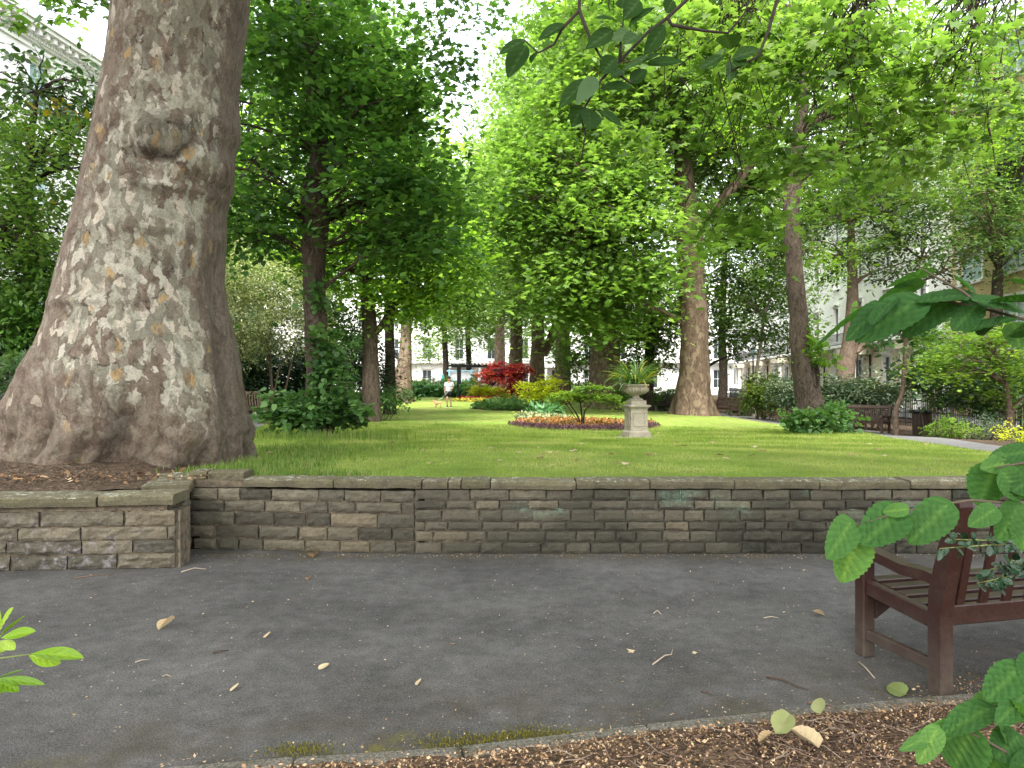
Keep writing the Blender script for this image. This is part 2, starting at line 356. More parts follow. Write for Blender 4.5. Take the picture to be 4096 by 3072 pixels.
def m_coping():
    N = NT('coping_stone'); P = N.pos(); x, y, z = N.sep(P); t = N.attr()
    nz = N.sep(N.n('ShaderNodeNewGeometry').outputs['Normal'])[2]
    n1 = N.noise(P, 10, 8, .72); n2 = N.noise(P, 70, 4, .7)
    c = N.ramp(t, [(.0, (.11, .097, .06)), (1., (.19, .165, .105))])
    c = N.mix(.8, c, N.ramp(n1, [(.28, .2), (.72, .75)]), 'OVERLAY')
    mo = N.math('MULTIPLY', N.step(N.noise(P, 5, 6, .7), .5, .7), .5); c = N.mix(mo, c, (.09, .1, .035))
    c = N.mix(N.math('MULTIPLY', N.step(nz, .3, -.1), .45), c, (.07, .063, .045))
    li = N.math('MULTIPLY', N.step(N.noise(P, 15, 8, .8), .53, .61), N.step(N.noise(P, 1.6, 4), .36, .54)); li = N.math('MULTIPLY', li, N.step(nz, .2, .8))
    c = N.mix(N.math('MULTIPLY', li, .85), c, (.52, .54, .46))
    c = N.mix(.6, c, N.ramp(n2, [(.3, .25), (.7, .75)]), 'OVERLAY')
    return N.pbr(c, .9, N.bump(N.math('ADD', n1, n2), .8, .015), .2)
def m_bigbark():
    N = NT('plane_bark'); P = N.pos(); sd = N.attr(); x, y, z = N.sep(P)
    wp = N.n('ShaderNodeVectorMath', {0: P, 1: N.n('ShaderNodeVectorMath', {0: N.noisec(P, 5.5, 5), 'Scale': .10}, operation='SCALE').outputs[0]}, operation='ADD').outputs[0]
    wp = N.n('ShaderNodeVectorMath', {0: wp, 1: N.n('ShaderNodeVectorMath', {0: N.noisec(P, 26, 5), 'Scale': .045}, operation='SCALE').outputs[0]}, operation='ADD').outputs[0]
    s1 = N.map(wp, (1,1,.55)); n1 = N.noise(P, 5, 8, .7); n2 = N.noise(P, 40, 5, .75); flk = N.noise(N.map(wp, (1,1,.4)), 16, 6, .7)
    c = N.ramp(n1, [(.28, (.115, .085, .062)), (.5, (.2, .155, .118)), (.72, (.275, .222, .175))])
    upz = N.step(z, .7, 1.9); fr = N.step(N.noise(N.map(P, (1,1,.35)), .95, 3), .36, .62)           # bands where bark has shed most
    rt = N.step(N.math('ADD', sd, N.math('MULTIPLY', N.noise(P, 2.2, 4), .1)), 1.035, .985)
    lt = N.step(N.math('ADD', sd, N.math('MULTIPLY', N.noise(P, 1.3, 4), .5)), .5, .8); cov = N.math('MULTIPLY', N.math('MULTIPLY', upz, rt), N.math('ADD', .28, N.math('ADD', N.math('MULTIPLY', lt, .42), N.math('MULTIPLY', N.math('MULTIPLY', fr, lt), .4))))
    def patch(sc, th, off, sx=(1,1,.55)):
        q = N.n('ShaderNodeMapping', {'Vector': wp, 'Scale': sx, 'Location': off}).outputs[0]
        r = N.sep(N.vor(q, sc, 1))[0]; return N.math('MULTIPLY', N.step(r, th, th-.02), 1.), r
    # large soft shapes: olive grey under-bark
    b1 = N.noise(N.map(wp, (1,1,.5)), 3.4, 3, .5); m1 = N.math('MULTIPLY', N.step(b1, .47, .485), N.step(cov, .45, .7))
    c = N.mix(m1, c, N.ramp(N.noise(P, 3, 5), [(.3, (.2, .185, .14)), (.7, (.285, .275, .215))]))
    p1, _ = patch(9.5, .4, (0,0,0)); p1 = N.math('MULTIPLY', p1, N.step(cov, .3, .6)); c = N.mix(p1, c, N.ramp(n1, [(.3, (.31, .295, .225)), (.7, (.43, .415, .33))]))
    p2, _ = patch(15, .2, (3,1,2)); p2 = N.math('MULTIPLY', p2, N.step(cov, .2, .5)); c = N.mix(p2, c, (.5, .47, .385))
    p3, _ = patch(13, .035, (5,2,7)); p3 = N.math('MULTIPLY', p3, N.step(z, .8, 1.4)); c = N.mix(p3, c, (.43, .3, .15))
    p4, _ = patch(12, .09, (8,4,1)); p4 = N.math('MULTIPLY', p4, N.math('MULTIPLY', N.step(z, 1., 1.6), rt)); c = N.mix(p4, c, (.52, .46, .37))
    pd, _ = patch(9, .2, (1,9,4)); c = N.mix(N.math('MULTIPLY', pd, .6), c, (.12, .08, .06), 'MIX')
    p5, _ = patch(22, .26, (2,7,3)); p5 = N.math('MULTIPLY', p5, N.step(N.noise(P, 3, 4), .4, .55)); c = N.mix(N.math('MULTIPLY', p5, .8), c, N.ramp(n1, [(.3, (.2, .175, .13)), (.7, (.3, .27, .21))]))
    tot = N.math('ADD', N.math('ADD', p1, p2), N.math('ADD', p3, p4)); tot = N.math('ADD', tot, m1, True)
    c = N.mix(N.math('MULTIPLY', N.step(flk, .5, .36), .5), c, (.07, .05, .036))
    # rough darker bark on the right flank, stained base with moss
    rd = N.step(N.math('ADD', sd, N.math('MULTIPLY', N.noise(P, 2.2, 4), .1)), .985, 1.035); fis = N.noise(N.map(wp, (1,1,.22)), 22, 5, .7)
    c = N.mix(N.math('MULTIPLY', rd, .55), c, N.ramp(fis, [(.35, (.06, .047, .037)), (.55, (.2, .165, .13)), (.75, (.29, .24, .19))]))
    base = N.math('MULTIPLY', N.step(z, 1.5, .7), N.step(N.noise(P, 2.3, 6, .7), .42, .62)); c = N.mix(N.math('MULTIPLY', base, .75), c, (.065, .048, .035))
    gr = N.math('MULTIPLY', N.step(z, 1.6, .8), N.step(N.noise(P, 3.7, 6, .7), .5, .66)); c = N.mix(N.math('MULTIPLY', gr, .7), c, (.25, .215, .17))
    mo = N.math('MULTIPLY', N.step(z, 1.15, .7), N.step(N.noise(P, 3.1, 6, .7), .57, .66)); c = N.mix(N.math('MULTIPLY', mo, .7), c, (.13, .105, .02))
    bx = N.math('DIVIDE', N.math('ADD', x, 3.76), .24); bz = N.math('DIVIDE', N.math('SUBTRACT', z, 4.27), .26)
    bq = N.math('SQRT', N.math('ADD', N.math('MULTIPLY', bx, bx), N.math('MULTIPLY', bz, bz))); bq = N.math('ADD', bq, N.math('MULTIPLY', N.math('SUBTRACT', N.noise(P, 9, 5, .7), .5), .5))
    ring = N.math('MULTIPLY', N.math('MULTIPLY', N.step(bq, .75, 1.), N.step(bq, 1.25, 1.02)), N.step(N.math('SUBTRACT', bz, N.math('MULTIPLY', bx, .6)), .5, -.2))  # dark crease below the burl: its shade is put into the bark colour
    c = N.mix(N.math('MULTIPLY', ring, .8), c, (.045, .034, .026)); knob = N.step(bq, .95, .8); c = N.mix(N.math('MULTIPLY', knob, .45), c, (.10, .088, .066))
    c = N.mix(.5, c, N.ramp(n2, [(.25, .2), (.75, .8)]), 'OVERLAY')
    h = N.math('ADD', N.math('MULTIPLY', tot, -1.1), N.math('ADD', N.math('MULTIPLY', n2, .35), N.math('MULTIPLY', flk, .9)))
    h = N.math('ADD', h, N.math('MULTIPLY', N.math('MULTIPLY', fis, rd), 1.2))
    return N.pbr(c, .85, N.bump(h, 1., .06), .2)
def m_bark(name, c1, c2, c3, sc=14, zs=.2, patch=None, moss=None, st=.9):
    N = NT(name); P = N.pos(); wp = N.n('ShaderNodeVectorMath', {0: P, 1: N.n('ShaderNodeVectorMath', {0: N.noisec(P, 4, 4), 'Scale': .3}, operation='SCALE').outputs[0]}, operation='ADD').outputs[0]
    f = N.noise(N.map(wp, (1,1,zs)), sc, 6, .7); b = N.noise(P, 1.4, 5)
    c = N.ramp(f, [(.33, c1), (.52, c2), (.72, c3)]); c = N.mix(.4, c, N.ramp(b, [(.3, .25), (.7, .7)]), 'OVERLAY')
    if patch: c = N.mix(N.math('MULTIPLY', N.step(N.sep(N.vor(N.map(wp, (1,1,.45)), 7, 1))[0], .22, .2), .8), c, patch)
    if moss: c = N.mix(N.math('MULTIPLY', N.step(N.noise(P, 3, 5), .55, .7), .5), c, moss)
    return N.pbr(c, .9, N.bump(f, st, .05), .15)
def m_wood(name, c1, c2, dirt=True, rough=.38):
    N = NT(name); P = N.gen(); z = N.sep(P)[2]; f = N.noise(N.map(P, (3,3,3)), 14, 6, .7); g = N.noise(P, 60, 4, .7)
    c = N.mix(f, c1, c2); c = N.mix(N.math('MULTIPLY', N.step(N.noise(P, 5, 7, .75), .52, .7), .35), c, (.07, .05, .038)); c = N.mix(.6, c, N.ramp(g, [(.3, .25), (.7, .7)]), 'OVERLAY')
    if dirt:
        d = N.math('MULTIPLY', N.step(z, .42, .05), N.step(N.noise(P, 9, 6, .7), .25, .6)); c = N.mix(N.math('MULTIPLY', d, .85), c, (.075, .06, .045))
    r = N.math('ADD', rough, N.math('MULTIPLY', N.step(z, .4, .1), .35))
    return N.pbr(c, r, N.bump(N.noise(N.map(P, (2,2,2)), 30, 5), .25, .01), .4)
def m_bed():
    N = NT('flower'); t = N.attr(); c = N.ramp(t, [(.1, (.5, .04, .06)), (.9, (.6, .06, .1))]); return N.pbr(c, .6)
M = {}
M['asphalt'] = m_asphalt(base=.086); M['side_path'] = plain('path_tarmac', (.16, .155, .155), .9, .25, 3)
M['lawn'] = m_lawn(); M['soil'] = m_soil('soil', (.04, .03, .022), (.11, .078, .055), (.2, .14, .095))
M['mulch'] = m_soil('mulch', (.045, .031, .023), (.15, .1, .066), (.31, .205, .125), 18)
M['ground'] = m_soil('ground_earth', (.03, .02, .012), (.07, .045, .028), (.1, .07, .045), 5)
M['kerb'] = (lambda N: N.pbr(N.mix(N.math('MULTIPLY', N.step(N.noise(N.pos(), 6, 6, .7), .52, .66), .7), N.mix(N.step(N.noise(N.pos(), 75, 4, .8), .35, .65), (.07, .065, .055), (.32, .3, .25)), (.075, .07, .03)), .95, N.bump(N.noise(N.pos(), 80, 4, .8), 1., .02), .1))(NT('kerb_concrete'))
M['road'] = plain('road_asphalt', (.11, .11, .115), .9, .2, 3)
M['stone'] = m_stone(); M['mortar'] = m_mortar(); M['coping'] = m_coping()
M['bigbark'] = m_bigbark()
M['planebark'] = m_bark('pale_plane_bark', (.055, .038, .027), (.115, .082, .056), (.175, .13, .092), 13, .3, (.19, .145, .1))
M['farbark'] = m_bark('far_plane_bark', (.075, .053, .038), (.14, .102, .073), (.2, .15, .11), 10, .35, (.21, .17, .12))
M['limebark'] = m_bark('lime_bark', (.03, .022, .017), (.085, .065, .05), (.15, .12, .095), 18, .16, st=1.)
M['darkbark'] = m_bark('dark_bark', (.018, .014, .011), (.045, .035, .028), (.09, .07, .055), 14, .25)
M['cherrybark'] = m_bark('cherry_bark', (.06, .042, .032), (.13, .095, .07), (.19, .145, .11), 12, .6)
M['palebark'] = plain('pale_birch_bark', (.42, .37, .29), .8, .3, 9)
M['twig'] = plain('twig_bark', (.10, .075, .055), .8, .4, 30)
M['darktwig'] = plain('dark_twig_bark', (.035, .026, .02), .8, .4, 30)
M['greentwig'] = plain('green_stem', (.16, .2, .06), .7, .3, 30)
M['lf_plane'] = leafmat('plane_leaf', [(.06,.12,.025), (.125,.225,.042), (.22,.33,.085)], .55, tr=(1.35,1.45,.7))
M['lf_planefar'] = leafmat('far_plane_leaf', [(0.097,0.173,0.049), (0.178,0.292,0.081), (0.281,0.410,0.140)], .52, tr=(1.3,1.35,.75))  # far copy of the plane leaf, paler: distance haze put into the colour
M['lf_lime'] = leafmat('lime_leaf', [(0.034,0.091,0.027), (0.076,0.177,0.044), (0.146,0.275,0.067)], .52, tr=(1.4,1.45,.6))  # darkened lime leaf: the left crown's shade is put into its colour
M['lf_limebright'] = leafmat('bright_lime_leaf', [(.085,.165,.022), (.15,.28,.035), (.25,.39,.06)], .58, tr=(1.35,1.4,.65))  # lighter copy of the lime leaf, backlight put into the colour
M['lf_bluelime'] = leafmat('lime_shoot_leaf', [(0.040,0.098,0.030), (0.081,0.178,0.052), (0.149,0.276,0.086)], .38)
M['lf_dark'] = leafmat('dark_evergreen_leaf', [(0.023,0.055,0.018), (0.047,0.104,0.034), (0.104,0.182,0.065)], .3, .4)
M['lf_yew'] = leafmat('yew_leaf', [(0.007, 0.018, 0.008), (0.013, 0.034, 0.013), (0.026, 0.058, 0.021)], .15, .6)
M['lf_mid'] = leafmat('mid_green_leaf', [(0.048,0.108,0.024), (0.102,0.192,0.038), (0.186,0.300,0.072)], .48, tr=(1.35,1.4,.7))
M['lf_olive'] = leafmat('olive_leaf', [(.035,.065,.014), (.075,.125,.024), (.14,.2,.04)], .4, .4)
M['lf_spread'] = leafmat('dark_spreading_leaf', [(0.026,0.058,0.016), (0.058,0.117,0.029), (0.137,0.215,0.052)], .4, .4)
M['lf_grey'] = leafmat('grey_green_leaf', [(0.026, 0.050, 0.029), (0.060, 0.096, 0.054), (0.132, 0.168, 0.102)], .25, .4)
M['lf_var'] = leafmat('variegated_leaf', [(.045, .075, .025), (.11, .15, .055), (.32, .36, .19), (.5, .52, .3)], .25)
M['lf_hedge'] = leafmat('hedge_leaf', [(.04, .11, .018), (.08, .19, .03), (.14, .27, .045)], .35)
M['lf_hydr'] = leafmat('hydrangea_leaf', [(.04, .12, .04), (.085, .22, .08), (.15, .31, .13)], .3)
M['lf_acer'] = leafmat('green_maple_leaf', [(.06,.13,.018), (.125,.23,.03), (.24,.36,.055)], .45, tr=(1.35,1.4,.6))
M['lf_yacer'] = leafmat('golden_maple_leaf', [(.33, .38, .03), (.52, .55, .04), (.66, .65, .09)], .5)
M['lf_red'] = leafmat('red_maple_leaf', [(.13, .016, .03), (.32, .035, .05), (.5, .11, .05)], .4, tr=(1.6,1.2,1.))
M['lf_yellowing'] = leafmat('yellowing_leaf', [(.09, .12, .02), (.3, .25, .03), (.42, .24, .04)], .4)
M['lf_orange'] = leafmat('orange_bedding', [(.06, .075, .02), (.26, .125, .035), (.5, .24, .08)], .25)
M['lf_purple'] = leafmat('purple_bedding', [(.02, .008, .012), (.06, .02, .032), (.2, .1, .14)], .2)
M['lf_redflower'] = leafmat('red_flower', [(.4, .02, .03), (.6, .04, .07), (.7, .16, .16)], .2, tr=(1,1,1))
M['lf_yellowflower'] = leafmat('yellow_flower', [(.35, .3, .03), (.6, .5, .04), (.7, .62, .12)], .2, tr=(1,1,1))
M['lf_hazel'] = leafmat('hazel_leaf', [(0.028,0.083,0.024), (0.061,0.160,0.044), (0.121,0.259,0.066), (0.242,0.396,0.088)], .5, .6, .12)
M['lf_top'] = leafmat('oval_leaf', [(.014, .04, .010), (.03, .075, .016), (.10, .17, .08)], .4, .6, .12)
M['lf_lemon'] = leafmat('lemon_green_leaf', [(.13, .25, .015), (.24, .4, .03), (.42, .55, .1)], .4, .35)
M['lf_holly'] = leafmat('holly_leaf', [(.01,.03,.014), (.022,.06,.026), (.07,.11,.07)], .12, .25, .45)
M['lf_strap'] = leafmat('strap_leaf', [(.06, .14, .03), (.13, .24, .06), (.3, .38, .2), (.42, .36, .05)], .35, .35)
M['grass'] = leafmat('grass_blade', [(.15, .23, .04), (.26, .37, .065), (.44, .45, .16)], .4, .6, .15, (1.3,1.3,.7))
M['longgrass'] = leafmat('long_grass_blade', [(.08, .15, .03), (.15, .25, .05), (.32, .31, .13)], .4, .6, .15, (1.2,1.2,.7))
M['dryleaf'] = leafmat('dry_leaf', [(.15, .08, .035), (.36, .24, .12), (.55, .44, .27)], .2, .7, tr=(1,1,1))
M['limpleaf'] = leafmat('limp_leaf', [(.2, .25, .08), (.3, .34, .12), (.4, .4, .2)], .3, .6, tr=(1,1,1))
M['chip'] = leafmat('bark_chip', [(.09,.052,.032), (.26,.155,.085), (.46,.3,.165), (.6,.45,.29)], .05, .9, .1, tr=(1,1,1))
M['twigdry'] = leafmat('dry_twig', [(.07, .045, .035), (.2, .13, .1), (.4, .34, .26)], .02, .8, .1, tr=(1,1,1))
M['redwood'] = m_wood('stained_bench_wood', (.022, .010, .008), (.046, .017, .013), True, .34)
M['oldwood'] = m_wood('weathered_bench_wood', (.03, .016, .012), (.06, .033, .024), True, .6)
M['greywood'] = m_wood('grey_brown_bench_wood', (.13, .1, .075), (.22, .17, .125), False, .7)
M['binwood'] = m_wood('dark_bin_slats', (.04, .025, .02), (.075, .05, .038), False, .7)
M['blackbag'] = plain('bin_bag', (.012, .012, .014), .3, .3, 20, .5)
M['iron'] = plain('black_iron', (.014, .014, .016), .5, .3, 20, .4)
M['urnstone'] = (lambda N: N.pbr(N.mix(N.math('MULTIPLY', N.step(N.noise(N.gen(), 4, 7, .7), .4, .7), .6), N.mix(N.noise(N.gen(), 30, 5, .7), (.22, .2, .155), (.42, .38, .3)), (.12, .105, .08)), .9, N.bump(N.noise(N.gen(), 40, 5), .4, .01), .2))(NT('carved_stone'))
M['slab'] = plain('slab_stone', (.25, .25, .24), .9, .3, 8)
M['stucco'] = plain('white_stucco', (.8, .8, .78), .8, .1, 2, .2)
M['cream'] = plain('cream_stucco', (.6, .54, .43), .8, .12, 1.5, .2)
M['brick'] = (lambda N: N.pbr(N.n('ShaderNodeTexBrick', {'Vector': N.n('ShaderNodeMapping', {'Vector': N.gen(), 'Rotation': (PI/2,0,0)}).outputs[0], 'Color1': (.56, .43, .23, 1), 'Color2': (.5, .37, .18, 1), 'Mortar': (.5, .43, .3, 1), 'Scale': 4.}).outputs[0], .85))(NT('yellow_brick'))
M['frame'] = plain('white_paint', (.75, .75, .74), .5, .06, 4, .4)
M['glass'] = plain('window_glass', (.035, .045, .05), .08, .3, .6, .6)
M['paleglass'] = plain('pale_window_glass', (.3, .42, .46), .1, .25, .5, .6)
M['slate'] = plain('roof_slate', (.1, .1, .11), .7, .3, 6)
M['door'] = plain('dark_door_paint', (.018, .012, .016), .3, .2, 4, .5)
M['terracotta'] = plain('terracotta', (.42, .14, .08), .8, .2, 6)
M['carpaint'] = plain('silver_car_paint', (.55, .6, .66), .25, .05, 2, .6, .35)
M['rubber'] = plain('rubber', (.02, .02, .02), .8, .2, 10)
M['yellowpaint'] = plain('yellow_plastic', (.75, .52, .02), .5, .1, 6)
M['teal'] = plain('teal_canvas', (.03, .35, .36), .7, .2, 6)
M['skin'] = plain('skin', (.42, .24, .17), .6, .1, 12)
M['skindark'] = plain('warm_skin', (.4, .2, .13), .6, .1, 12)
M['hair'] = plain('dark_hair', (.02, .013, .01), .6, .3, 30)
M['tshirt'] = plain('pale_tshirt', (.5, .54, .6), .9, .06, 10)
M['print'] = plain('teal_print', (.2, .36, .36), .9, .1, 10)
M['black'] = plain('black_cloth', (.014, .014, .016), .9, .3, 12)
M['white'] = plain('white_rubber', (.7, .7, .7), .6, .08, 10)
M['fur'] = (lambda N: N.pbr(N.mix(N.step(N.sep(N.gen())[2], .10, .2), (.62, .48, .34), N.mix(N.noise(N.gen(), 14, 4), (.38, .21, .10), (.52, .33, .18))), .9))(NT('tan_fur'))
M['furtip'] = plain('dark_fur', (.05, .03, .02), .9)
M['orangecloth'] = plain('orange_cloth', (.6, .2, .08), .9)
M['fork'] = plain('timber_post', (.4, .2, .09), .8, .2, 12)
# ---------------------------------------------------------------- the setting
def flat(name, poly, z, mat, kind='structure', sub=None):
    me = bpy.data.meshes.new(name); me.from_pydata([(x, y, z) for x, y in poly], [], [list(range(len(poly)))]); o = link(name, me, mat); o['kind'] = kind; return o
def make_ground():
    xs = np.concatenate([[-1500,-400,-120,-60], np.arange(-30,33,1.5), [45,70,130,400,1500]]); ys = np.concatenate([[-600,-100,-20,-5,0,2,4,6,7.03], np.arange(7.1,20,1), np.arange(20,90,2.5), [100,130,200,400,1500]])
    X, Y = np.meshgrid(xs, ys); Z = np.where(Y < 7.05, -.03, tzv(X, Y)-.05); V = np.column_stack([X.ravel(), Y.ravel(), Z.ravel()]); nx = len(xs)
    i = np.arange((len(ys)-1)*(nx-1)); a = (i//(nx-1))*nx+i % (nx-1)
    o = npmesh('ground', V, np.column_stack([a, a+1, a+nx+1, a+nx]), np.zeros(len(V)), M['ground'], None, True); o['kind'] = 'structure'
make_ground()
kerb_line = [(-4.2,2.58),(-2.2,2.83),(-.9,3.06),(-.21,3.15),(.62,3.35),(1.31,3.49),(2.04,3.64),(3.2,3.82),(6,4.2)]
flat('foreground_path', [(-14,2)]+[(-14,6.95),(14,6.95),(14,5.5)]+[(p[0], p[1]-.03) for p in reversed(kerb_line)]+[(-14,2.3)][:0], 0, M['asphalt'])
# kerb: low concrete edging with a broken profile
mb = MB(); rg = np.random.default_rng(3)
for i in range(len(kerb_line)-1):
    a, b = Vector(kerb_line[i]+(0,)), Vector(kerb_line[i+1]+(0,)); n = max(1, round((b-a).length/.9))
    for k in range(n):
        p, q = a.lerp(b, (k+.003)/n), a.lerp(b, (k+.997)/n); d = Vector((0,-.045,rg.normal(0, .002)-.012))
        mb.bar(p+d, q+d, .085, .06, tint=rg.random(), bev=.01)
tag(mb.build('kerb', M['kerb']), kind='structure')
bed_poly = [(-4.4,2.5),(-2.2,2.74),(-.9,2.98),(-.21,3.07),(.62,3.27),(1.31,3.41),(2.04,3.56),(3.2,3.74),(6,4.12),(8,3),(6,.3),(-4.4,.3)]
def mulch_bed():
    v = []; n = 60; 
    xs = np.linspace(-4.4, 6, 150); f = np.interp(xs, [p[0] for p in bed_poly[:9]], [p[1] for p in bed_poly[:9]]); ts = np.linspace(0, 1, 90)**1.6
    X = np.repeat(xs[:,None], 90, 1); Y = f[:,None]-ts[None]*2.6
    Z = np.array([[.012+.03*mnoise.fractal(Vector((a*3, b*3, 0)), 1, 2, 5)+.03*min(1, (t*2.6)/.25) for a, b, t in zip(r, s, ts)] for r, s in zip(X, Y)])
    V = np.stack([X, Y, Z], 2).reshape(-1,3); i = np.arange(149*89); a = (i//89)*90+i % 89
    o = npmesh('mulch_bed', V, np.column_stack([a, a+1, a+91, a+90]), np.zeros(len(V)), M['mulch'], None, True); o['kind'] = 'structure'
    # shed bark flakes and stalks over it: nobody could count them
    N = 42000; x = rg.uniform(-2.5, 3.6, N); fr = np.interp(x, [p[0] for p in bed_poly[:9]], [p[1] for p in bed_poly[:9]]); y = fr-.07+np.abs(rg.normal(0,.02,N))*(rg.random(N)<.12)*4-rg.random(N)**1.3*1.6
    z = np.where(y > fr-.02, .016, .045)+rg.random(N)*.015
    x2 = rg.normal(2.55, .18, 500); y2 = 3.72+rg.normal(0, .05, 500)+(x2-2.05)*.15
    P = np.column_stack([np.concatenate([x, x2]), np.concatenate([y, y2]), np.concatenate([z, np.full(500,.006)])])
    nn = len(P); nor = np.array([0,0,1.])+rg.normal(0, .5, (nn,3)); tip = rg.normal(0, 1, (nn,3))*np.array([1,1,.2])
    T = (np.array([(0,0,0),(.3,.4,.1),(0,1,0),(-.3,.5,-.08)]), np.array([(0,1,2),(0,2,3)]))
    o = leafmesh('bark_litter', P, nor, tip, .006+.016*rg.random(nn)**4+.004*rg.random(nn), np.clip(rg.normal(.45, .3, nn), 0, 1), T, M['chip']); tag(o, 'orange brown bark flakes scattered over the bed', 'bark litter', kind='stuff')
    mb = MB()
    for k in range(300):
        a = rg.uniform(0, PI); x0 = rg.normal(1.55, .75); y0 = np.interp(x0, [p[0] for p in bed_poly[:9]], [p[1] for p in bed_poly[:9]])-.12-abs(rg.normal(0, .35)); L = rg.uniform(.05, .28)
        pts = [Vector((x0+math.cos(a)*L*t+rg.normal(0, .012), y0+math.sin(a)*L*t+rg.normal(0, .012), .05+.03*math.sin(PI*t)*rg.random()+.01*rg.random())) for t in (-.5,-.15,.2,.5)]
        mb.tube(pts, [.0022, .0026, .0022, .0012], 4, rg.random()*.7)
    tag(mb.build('stalk_litter', M['twigdry']), 'tangled dry pink brown stalks lying on the mulch', 'stalk litter', kind='stuff')
mulch_bed()
_lo = [G(x/K, y/K) for x, y in ((2212,985),(2125,975),(2030,961),(1912,945),(1840,936),(1700,919),(1600,905),(1500,893),(1430,888),(1350,880),(1290,874.5))]
_hi = [G(x/K, y/K) for x, y in ((2212,971),(2125,959),(2030,946),(1912,934),(1840,926),(1700,909),(1600,896.5),(1500,886.5),(1430,881.5),(1350,874.5),(1290,870.5))]
_ln = [G(x/K, y/K) for x, y in ((500,938),(540,930),(575,918),(610,905),(645,893),(690,883))]
_lf = [G(x/K, y/K) for x, y in ((470,905),(535,893),(575,887),(640,879),(700,873))]
lawn_poly = [(-2.5,7.08),(3,6.9),(8,6.9),(15,6.9),(_lo[0].x+1.6,_lo[0].y-5),(_lo[0].x+.9,_lo[0].y-2)]+[(p.x, p.y) for p in _lo]+[(6.5,60),(0,60.6),(-8,60.4),(-6.8,50),(-7.2,40)]+[(p.x, p.y) for p in reversed(_ln)]+[(-4.6,10.2),(-3.25,8.7),(-3.35,7.8),(-3.45,7.5),(-3.12,7.12)]
lawn = region_sheet('lawn', lawn_poly, .6, .0, M['lawn'])
region_sheet('side_path', [(_lo[0].x+1.6,_lo[0].y-5),(_lo[0].x+.9,_lo[0].y-2)]+[(p.x, p.y) for p in _lo]+[(p.x, p.y) for p in reversed(_hi)]+[(_hi[0].x+1,_hi[0].y-2),(_hi[0].x+2.2,_hi[0].y-5)], .7, .006, M['side_path'])
region_sheet('shady_path', [(p.x, p.y) for p in _ln]+[(-7.4,40),(-8.6,46),(-10.4,46),(-9.6,38)]+[(p.x, p.y) for p in reversed(_lf)]+[(-10.5,12),(-7.2,11)], .5, .008, M['side_path'])
region_sheet('planting_bed', [(p.x, p.y) for p in _hi[:6]]+[(_hi[5].x+4,_hi[5].y+3),(18.6,36),(22,26),(24,18),(_hi[0].x+1,_hi[0].y-2)], .7, -.01, M['soil'])
tp = region_sheet('tree_pit', [(-9.5,6.0),(-3.2,6.46),(-3.45,7.2),(-3.1,7.3),(-2.9,7.7),(-3.0,8.6),(-4.8,10.4),(-6.5,12),(-9.5,12)], .15, .045, M['soil'])
for v_ in tp.data.vertices:
    d_ = max(0, v_.co.y-6.02-(v_.co.x+9.5)*.073); v_.co.z = min(v_.co.z+.05*min(1, d_), .585+.16*d_)+.03*mnoise.fractal(Vector((v_.co.x*3, v_.co.y*3, 1)), 1, 2, 4)
    w_ = min(1, max(0, (v_.co.x+4.0)/.5)); v_.co.z = v_.co.z*(1-w_)+(tz(v_.co.x, v_.co.y)-.015)*w_
FD = Vector((.12,1,0)).normalized(); FN = Vector((-1,.12,0)).normalized()   # line of the terraces along the square
flat('road', [(17.6,14),(23.4,14),(23.4+11,105),(17.6+11,105)], -.16, M['road'])
flat('pavement', [(23.4,14),(28,14),(39,105),(34.4,105)], -.05, M['slab'])
